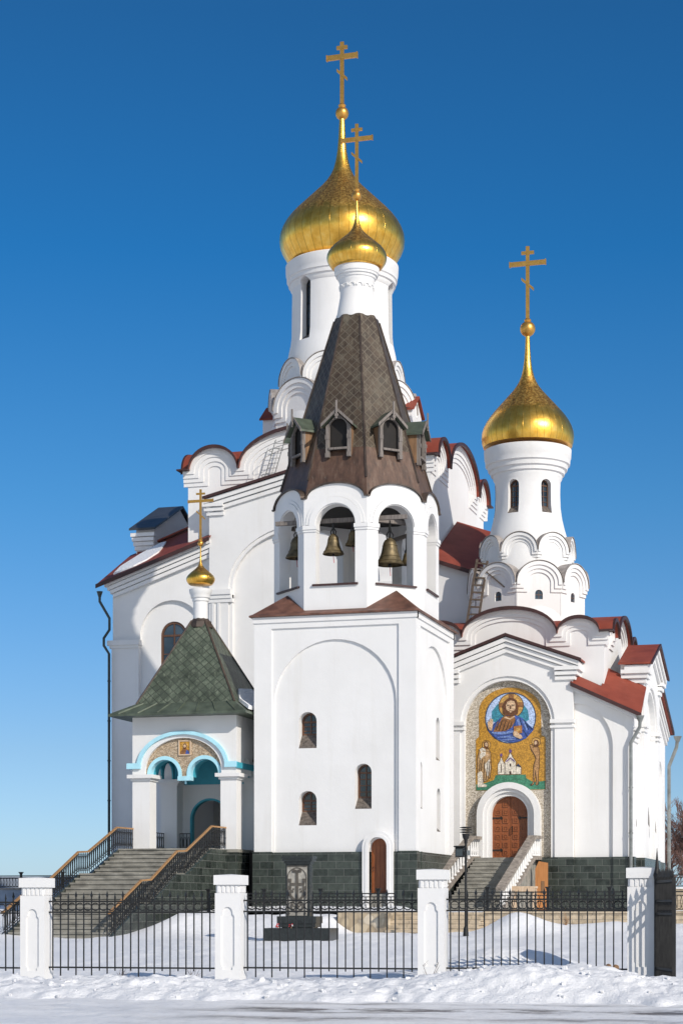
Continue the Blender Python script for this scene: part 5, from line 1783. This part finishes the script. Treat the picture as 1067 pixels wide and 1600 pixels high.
lattice_rail(2.0, 40, 24.1, 2.58, .62, 'black iron railing on the upper terrace wall at the far right')
# bare post left of the stairs
tag(build('metal_post', MB().box(-15.15, -15.0, 12, 12.12, 2.2, 3.45, 'pipe').box(-15.16, -14.99, 11.99, 12.13, 3.45, 3.5, 'pipe'), None, (-15.1, 12, 2.2)),
    'short bare grey post standing behind the railing left of the stairs', 'post')

# ================================================================== MEMORIAL STONE
KX, KY = -.68, -12.7
kh = thing('memorial_stone', (KX, KY, .55), 'upright dark memorial slab with a carved stone cross, standing in the snow', 'monument')
KF = FR(KX, KY, 0)
m = MB()
m.boxl(KF, -1.0, 1.12, .35, .97, -.75, .30, 'khach_dark')
build('base', m, kh)
m = MB()
m.boxl(KF, -.58, .62, 1.0, 1.12, -.5, .12, 'khach_dark')
m.boxl(KF, -.62, .66, 1.12, 1.34, -.55, .16, 'khach_dark')
m.boxl(KF, -.50, .54, .96, 1.02, -.45, .05, 'khach_dark')
build('pedestal', m, kh)
m = MB()
m.boxl(KF, -.39, .40, 1.34, 2.98, -.30, -.02, 'khach_dark')
build('slab', m, kh)
m = MB()
m.boxl(KF, -.43, .44, 2.98, 3.06, -.34, .03, 'khach_dark')
m.boxl(KF, -.48, .50, 3.06, 3.14, -.38, .08, 'khach_dark')
m.boxl(KF, -.50, .52, 3.14, 3.22, -.40, .10, 'khach_dark')
build('cornice', m, kh)
m = MB()
m.plate(KF, rect(-.335, .315, 1.36, 2.92), -.02, .0, 'khach_light')
cf = build('carved_face', m, kh)
m = MB()
e = .022
m.plate(KF, band(-.01, .315, .290, 2.55, 1.9), 0, e * .6, 'khach_carve')
m.plate(KF, rect(-.335, .315, 2.885, 2.92), 0, e * .7, 'khach_carve')
m.boxl(KF, -.055, .035, 1.80, 2.78, 0, e, 'khach_carve')
m.boxl(KF, -.25, .23, 2.30, 2.385, 0, e + .003, 'khach_carve')
for s in (-1, 1):
    m.plate(KF, [(s * .02 - .01, 2.70), (s * .15 - .01, 2.72), (s * .15 - .01, 2.80), (s * .10 - .01, 2.82), (s * .02 - .01, 2.78)], 0, e + .005, 'khach_carve')
    for dz in (.12, -.12):
        m.plate(KF, rect(s * .23 - .055, s * .23 + .035, 2.34 + dz - .06, 2.34 + dz + .06), 0, e + .002, 'khach_carve')
    # curling leaf
    leaf = [(s * .02, 1.82), (s * .14, 1.84), (s * .25, 1.98), (s * .27, 2.10), (s * .20, 2.17), (s * .12, 2.14), (s * .11, 2.08), (s * .15, 2.10), (s * .19, 2.09), (s * .18, 2.00), (s * .10, 1.92)]
    m.plate(KF, [(u - .01, v) for u, v in leaf], 0, e + .004, 'khach_carve')
    m.plate(KF, ie(s * .115 - .01, 2.19, .025, .03, 10), 0, e, 'khach_carve')
    m.plate(KF, ie(s * .265 - .01, 1.43, .035, .035, 12), 0, e, 'khach_carve', [list(reversed(ie(s * .265 - .01, 1.43, .018, .018, 10)))])
m.plate(KF, ie(-.01, 1.66, .22, .20, 24), 0, e * .8, 'khach_carve', [list(reversed(ie(-.01, 1.67, .17, .15, 20)))])
for u, v in ((-.09, 1.70), (.07, 1.70), (-.01, 1.62)):
    m.plate(KF, ie(u, v, .07, .06, 14), 0, e, 'khach_carve', [list(reversed(ie(u, v, .035, .03, 10)))])
m.plate(KF, [(-.2, 1.56), (-.1, 1.48), (-.01, 1.45), (.08, 1.48), (.18, 1.56), (.08, 1.52), (-.01, 1.50), (-.1, 1.52)], 0, e, 'khach_carve')
build('relief', m, cf)
for (x, y, lab) in ((-.78, -.15, 'red flowers lying at the left on the memorial base'), (-.36, -.12, 'pale candle and flowers at the middle of the memorial base')):
    f = MB()
    for k in range(9):
        f.sphere((KX + x + random.uniform(-.07, .07) + .2, KY + y + random.uniform(-.05, .05), 1.0 + random.uniform(.0, .10)), .022, 'flower' if (k % 3 or x < -.5) else 'snow', 6)
    f.tube([(KX + x + .2, KY + y, .97), (KX + x + .2, KY + y, 1.02)], .012, 'straw')
    tag(build('flowers', f, None, (KX + x, KY + y, .97)), lab, 'flowers')

# ================================================================== LAMP POST, FLOODLIGHT
LX, LY = 3.95, -9.3
lp = thing('lamp_post', (LX, LY, .45), 'black lamp post with a louvred lantern in front of the chapel stairs', 'lamp post')
m = MB().lathe(LX, LY, [(.2, .13), (.60, .13), (.66, .10), (.95, .075), (1.0, .05)], 'iron', 14)
build('base', m, lp)
build('pole', MB().lathe(LX, LY, [(.9, .045), (3.72, .038)], 'iron', 12), lp)
m = MB().lathe(LX, LY, [(3.68, .05), (3.80, .06), (3.86, .10), (3.98, .125), (4.0, .13)], 'iron', 16)
for k in range(3):
    m.lathe(LX, LY, [(4.02 + .075 * k, .10), (4.04 + .075 * k, .20), (4.055 + .075 * k, .20), (4.075 + .075 * k, .10)], 'iron', 20)
build('lantern', m, lp, smooth=40)
fl = thing('floodlight', (LX, LY, 3.4), 'black floodlight box clamped to the lamp post', 'floodlight')
build('housing', MB().box(LX - .33, LX - .06, LY - .10, LY + .14, 3.24, 3.55, 'iron').add([(LX - .36, LY - .22, 3.60), (LX - .04, LY - .22, 3.60), (LX - .04, LY + .14, 3.62), (LX - .36, LY + .14, 3.62),
      (LX - .36, LY - .22, 3.57), (LX - .04, LY - .22, 3.57), (LX - .04, LY + .14, 3.55), (LX - .36, LY + .14, 3.55)],
      [(0, 1, 2, 3), (7, 6, 5, 4), (0, 4, 5, 1), (1, 5, 6, 2), (2, 6, 7, 3), (3, 7, 4, 0)], 'iron'), fl)
build('glass_front', MB().box(LX - .30, LX - .09, LY - .115, LY - .10, 3.28, 3.51, 'glass'), fl)
build('bracket', MB().box(LX - .06, LX + .05, LY - .05, LY + .05, 3.3, 3.42, 'iron').box(LX + .045, LX + .13, LY - .07, LY + .07, 3.30, 3.46, 'pipe'), fl)

# ================================================================== ROOF LADDER
ld = thing('wooden_ladder', (-.45, 11.5, 13.4), 'old wooden ladder standing on the chapel roof against the shaded church wall', 'ladder')
build('side_rails', MB().beam((-.72, 11.6, 13.2), (-.48, 13.2, 17.0), .09, .07, 'darkwood').beam((-.22, 11.6, 13.2), (-.02, 13.2, 16.9), .09, .07, 'darkwood'), ld)
for k in range(11):
    f_ = (k + .5) / 11
    build('rung', MB().beam((-.76 + .24 * f_, 11.57 + 1.6 * f_, 13.2 + 3.8 * f_), (-.18 + .2 * f_, 11.57 + 1.6 * f_, 13.2 + 3.72 * f_), .06, .07, 'darkwood'), ld)
tag(build('loose_plank', MB().beam((-.25, 12.9, 16.6), (.9, 12.6, 15.6), .18, .05, 'darkwood'), None, (.2, 12.7, 16)), 'grey plank lying from the ladder top to the chapel drum', 'plank')

# ================================================================== FENCE
ang = math.atan(0.0704)
PIL = [(-5.91, -30.95), (-1.17, -30.59), (3.31, -30.27), (7.77, -29.95), (12.18, -29.65)]
PTOP = [2.27, 2.31, 2.36, 2.46, 2.48]
plabels = ['white fence pillar at the far left end of the leftmost iron panel', 'white fence pillar in front of the foot of the stone staircase',
           'white fence pillar below the entrance porch, left of the memorial stone', 'white fence pillar between the memorial stone and the lamp post',
           'white gate pillar crossed by the shadow of the open gate']
def pillar_proto():
    t = thing('fence_pillar', (0, 0, 0), 'x', 'pillar', 'white pillars of the street fence')
    F = FR(0, -.285, 0)
    m = MB()
    m.box(-.285, .285, -.25, .285, -.4, 1.92, 'white')
    outer = rect(-.285, .285, -.4, 1.92)
    pan = [(-.15, .35), (-.11, .31), (-.11, .25), (.11, .25), (.11, .31), (.15, .35), (.15, 1.42), (.11, 1.46)] + arc(0, .11, 1.5, .12, 10, 0, 180) + [(-.11, 1.46), (-.15, 1.42)]
    m.plate(F, outer, -.035, 0, 'white', [pan])
    build('shaft', m, t)
    m = MB()
    m.box(-.255, .255, -.255, .255, 1.92, 2.12, 'white')
    for k in range(5):
        x = -.2 + .1 * k
        m.box(x - .03, x + .03, -.275, .275, 1.93, 2.09, 'white')
        m.box(-.276, .276, x - .03, x + .03, 1.935, 2.085, 'white')
    build('neck', m, t)
    m = MB()
    m.box(-.31, .31, -.31, .31, 2.10, 2.31, 'white')
    m.add([(-.31, -.31, 2.31), (.31, -.31, 2.31), (.31, .31, 2.31), (-.31, .31, 2.31), (0, 0, 2.335)], [(0, 1, 4), (1, 2, 4), (2, 3, 4), (3, 0, 4)], 'white')
    build('cap', m, t)
    return t
p0 = pillar_proto()
for i, (x, y) in enumerate(PIL):
    o = p0 if i == 0 else copy_tree(p0)
    o.location = (x, y, PTOP[i] - 2.34)
    o.rotation_euler = (0, 0, ang)
    o['label'] = plabels[i]

def ring_pts(c, r, y, n=14):
    return [(c[0] + r * math.cos(2 * PI * k / n), y, c[1] + r * math.sin(2 * PI * k / n)) for k in range(n + 1)]
def panel_proto():
    L = 4.49 - .57
    t = thing('fence_panel', (0, 0, 0), 'x', 'fence', 'black iron panels of the street fence')
    n = 23
    d = L / n
    for z, hh in ((1.74, .035), (1.50, .035), (.27, .035)):
        build('rail', MB().box(0, L, -.02, .02, z - hh / 2, z + hh / 2, 'iron'), t)
    protoA = None
    for k in range(n):
        x = d * (k + .5)
        kind = k % 2
        if k < 2:
            m = MB().beam((x, 0, .06 if kind else .20), (x, 0, 1.86 if kind else 1.82), .024, .024, 'iron')
            zt = 1.86 if kind else 1.82
            hw = .03 if kind else .022
            m.lathe(x, 0, [(zt - .03, .012), (zt, hw), (zt + .03, hw * .8), (zt + .12, .002)], 'iron', 6)
            b = build('bar', m, t, (x, 0, 0))
            if kind:
                pB = b
            else:
                pA = b
        else:
            s = pB if kind else pA
            c = s.copy(); col.objects.link(c); c.parent = t
            c.location = (x, 0, 0)
    pr = None
    for k in range(n - 1):
        x = d * (k + 1)
        if pr is None:
            pr = build('ring', MB().tube(ring_pts((x, 1.62), .082, 0), .013, 'iron', 5), t, (x, 0, 1.62))
        else:
            c = pr.copy(); col.objects.link(c); c.parent = t
            c.location = (x, 0, 1.62)
    return t
pp = panel_proto()
flabels = ['black iron fence panel at the left edge, left of the first white pillar', 'black iron fence panel in front of the stone staircase', 'black iron fence panel in front of the memorial stone',
           'black iron fence panel in front of the lamp post and chapel stairs']
for i in range(4):
    o = pp if i == 0 else copy_tree(pp)
    (xa, ya), (xb, yb) = PIL[i], PIL[i + 1]
    a_ = math.atan2(yb - ya, xb - xa)
    L = math.hypot(xb - xa, yb - ya)
    k = .285 / L
    o.location = (xa + (xb - xa) * k, ya + (yb - ya) * k, (0, .02, .04, .06)[i])
    o.rotation_euler = (0, 0, a_)
    if i == 0:
        o.scale = ((L - .57) / 3.92, 1, 1)
    o['label'] = flabels[i]

# open gate leaf, swung towards the street
GX, GY = 12.52, -29.95
gt = thing('gate_leaf', (GX, GY, 0), 'dark iron gate leaf standing open beside the right-hand gate pillar', 'gate')
gd = Vector((.277, -.9608, 0)).normalized()
gd = (gd + Vector((.035, 0, 0))).normalized()
gp_ = lambda s, z: Vector((GX, GY, z)) + gd * s
GLn = 1.75
for s in (0.04, GLn):
    build('stile', MB().beam(gp_(s, -.02), gp_(s, 2.22), .11 if s < 1 else .07, .07, 'iron_worn'), gt)
for z in (.38, 1.50, 1.76, 2.16):
    build('rail', MB().beam(gp_(0, z), gp_(GLn, z), .045, .05, 'iron_worn'), gt)
pr = None
for k in range(11):
    s = .16 + .145 * k
    if pr is None:
        m = MB().beam(gp_(s, .02), gp_(s, 2.2), .03, .03, 'iron_worn')
        q = gp_(s, 0)
        m.lathe(q.x, q.y, [(2.2, .015), (2.25, .035), (2.42, .003)], 'iron_worn', 6)
        pr = build('bar', m, gt, gp_(s, 0)); s0 = s
    else:
        c = pr.copy(); col.objects.link(c); c.parent = gt
        c.location = pr.location + gd * (s - s0)
m = MB()
for k in range(10):
    c = gp_(.235 + .145 * k, 1.63)
    m.tube([c + gd * (.07 * math.cos(2 * PI * i / 12)) + Vector((0, 0, .09 * math.sin(2 * PI * i / 12))) for i in range(13)], .012, 'iron_worn', 5)
build('scrollwork', m, gt)
for s in (.5, 1.2):
    m = MB().tube([gp_(s, .38) + gd * (.20 * t_i * math.cos(8 * t_i)) + Vector((0, 0, -.16 + .16 * t_i * math.sin(8 * t_i))) for t_i in [i / 14 for i in range(15)]], .012, 'iron_worn', 5)
    build('scroll', m, gt)
m = MB().lathe(GX + .04 * gd.x, GY + .04 * gd.y, [(2.2, .06), (2.3, .08), (2.42, .045), (2.86, .003)], 'iron_worn', 8)
build('finial', m, gt)

# ================================================================== PLANTS, TREES, SMALL THINGS
def tree(x, y, h, seed, label):
    rnd = random.Random(seed)
    t = thing('bare_tree', (x, y, 1.2), label, 'tree', 'bare trees beyond the terrace')
    trunk, crown = MB(), MB()
    def grow(p, d, L, r, lev):
        pts = [p]
        for i in range(3):
            d = (d + Vector((rnd.uniform(-.16, .16), rnd.uniform(-.16, .16), rnd.uniform(-.02, .12)))).normalized()
            pts.append(pts[-1] + d * (L / 3))
        (trunk if lev < 2 else crown).tube(pts, r, 'trunk' if lev < 2 else 'bark', 5 if lev < 2 else 3, r * .55)
        if lev >= 5 or L < .12:
            return
        for i in range(rnd.choice((3, 4, 4)) if lev else 11):
            f_ = rnd.uniform(.35, 1.0)
            k = min(2, int(f_ * 3))
            q = pts[k].lerp(pts[k + 1], f_ * 3 - k)
            nd_ = (d + Vector((rnd.uniform(-.8, .8), rnd.uniform(-.8, .8), rnd.uniform(-.2, .6)))).normalized()
            grow(q, nd_, L * rnd.uniform(.5, .75), max(.016, r * .5), lev + 1)
    grow(Vector((x, y, 1.0)), Vector((0, 0, 1)), h * .45, .13, 0)
    build('trunk', trunk, t)
    build('crown', crown, t)
tree(2.6, 58, 6.6, 1, 'reddish bare tree just right of the chapel drainpipe')
tree(3.9, 61, 7.4, 2, 'reddish bare tree at the right picture edge behind the upper railing')
tree(1.4, 66, 7.6, 3, 'farther bare tree partly hidden by the chapel corner')
tree(5.3, 60, 8.0, 4, 'tallest bare tree behind the others at the right edge')
tree(4.6, 72, 8.4, 5, 'farthest bare tree beyond the right edge of the terrace')

def weed(x, y, h, n, seed, label, mat='trunk', name='bare_twig', cat='twig'):
    rnd = random.Random(seed)
    z = gz(x, y) - .05
    m = MB()
    for i in range(n):
        a = rnd.uniform(0, 2 * PI)
        p = Vector((x + rnd.uniform(-.05, .05), y + rnd.uniform(-.05, .05), z))
        d = Vector((math.cos(a) * rnd.uniform(.1, .5), math.sin(a) * .3, 1)).normalized()
        L = h * rnd.uniform(.55, 1)
        pts = [p, p + d * L * .5, p + d * L + Vector((math.cos(a) * .1 * h, 0, -.05 * h))]
        m.tube(pts, .007, mat, 4, .003)
        if mat == 'trunk':
            for k in range(3):
                q = pts[0].lerp(pts[2], rnd.uniform(.4, .95))
                m.tube([q, q + Vector((rnd.uniform(-.14, .14), rnd.uniform(-.1, .1), rnd.uniform(.03, .14)))], .004, mat, 3, .002)
    tag(build(name, m, None, (x, y, z)), label, cat)
weed(2.9, -31.6, .55, 4, 1, 'thin bare twig poking through the snow below the memorial stone')
weed(7.9, -30.7, .60, 5, 2, 'thin bare twig in the snow against the third white pillar')
weed(.95, -31.0, .55, 5, 3, 'thin bare twig in the snow beside the pillar near the staircase')
weed(6.75, -6.6, .55, 26, 4, 'tuft of dry brown grass in the snow before the low terrace wall', 'straw', 'dry_grass_tuft', 'grass tuft')
weed(12.1, -12.0, .5, 20, 5, 'tuft of dry brown grass at the right edge beyond the gate', 'straw', 'dry_grass_tuft', 'grass tuft')
m = MB()
zc = gz(11.9, -32.0)
for k in range(7):
    m.sphere((11.9 + random.uniform(-.10, .10), -32.0 + random.uniform(-.06, .06), zc + .03 + random.uniform(0, .05)), random.uniform(.03, .065), 'brownwood', 7)
tag(build('earth_clod', m, None, (11.9, -32, zc)), 'brown clod of earth on the snow bank by the gate pillar', 'clod')
m = MB()
rnd = random.Random(11)
for k in range(150):
    x = rnd.uniform(-2, 14.5)
    s = rnd.uniform(-5.0, -2.6)
    y = fence_y(x) + s
    r_ = rnd.uniform(.02, .075)
    c = Vector((x, y, gz(x, y) + r_ * .25))
    vs = []
    for i in range(8):
        v = Vector(((i & 1) * 2 - 1, ((i >> 1) & 1) * 2 - 1, (i >> 2) * 2 - 1)) * r_ * .62
        vs.append(c + Vector((v.x * rnd.uniform(.5, 1.3), v.y * rnd.uniform(.5, 1.3), v.z * rnd.uniform(.5, 1.1))))
    m.add(vs, [(0, 2, 3, 1), (4, 5, 7, 6), (0, 1, 5, 4), (1, 3, 7, 5), (3, 2, 6, 7), (2, 0, 4, 6)], 'snow')
o = build('snow_lumps', m, smooth=80)
o['kind'] = 'stuff'
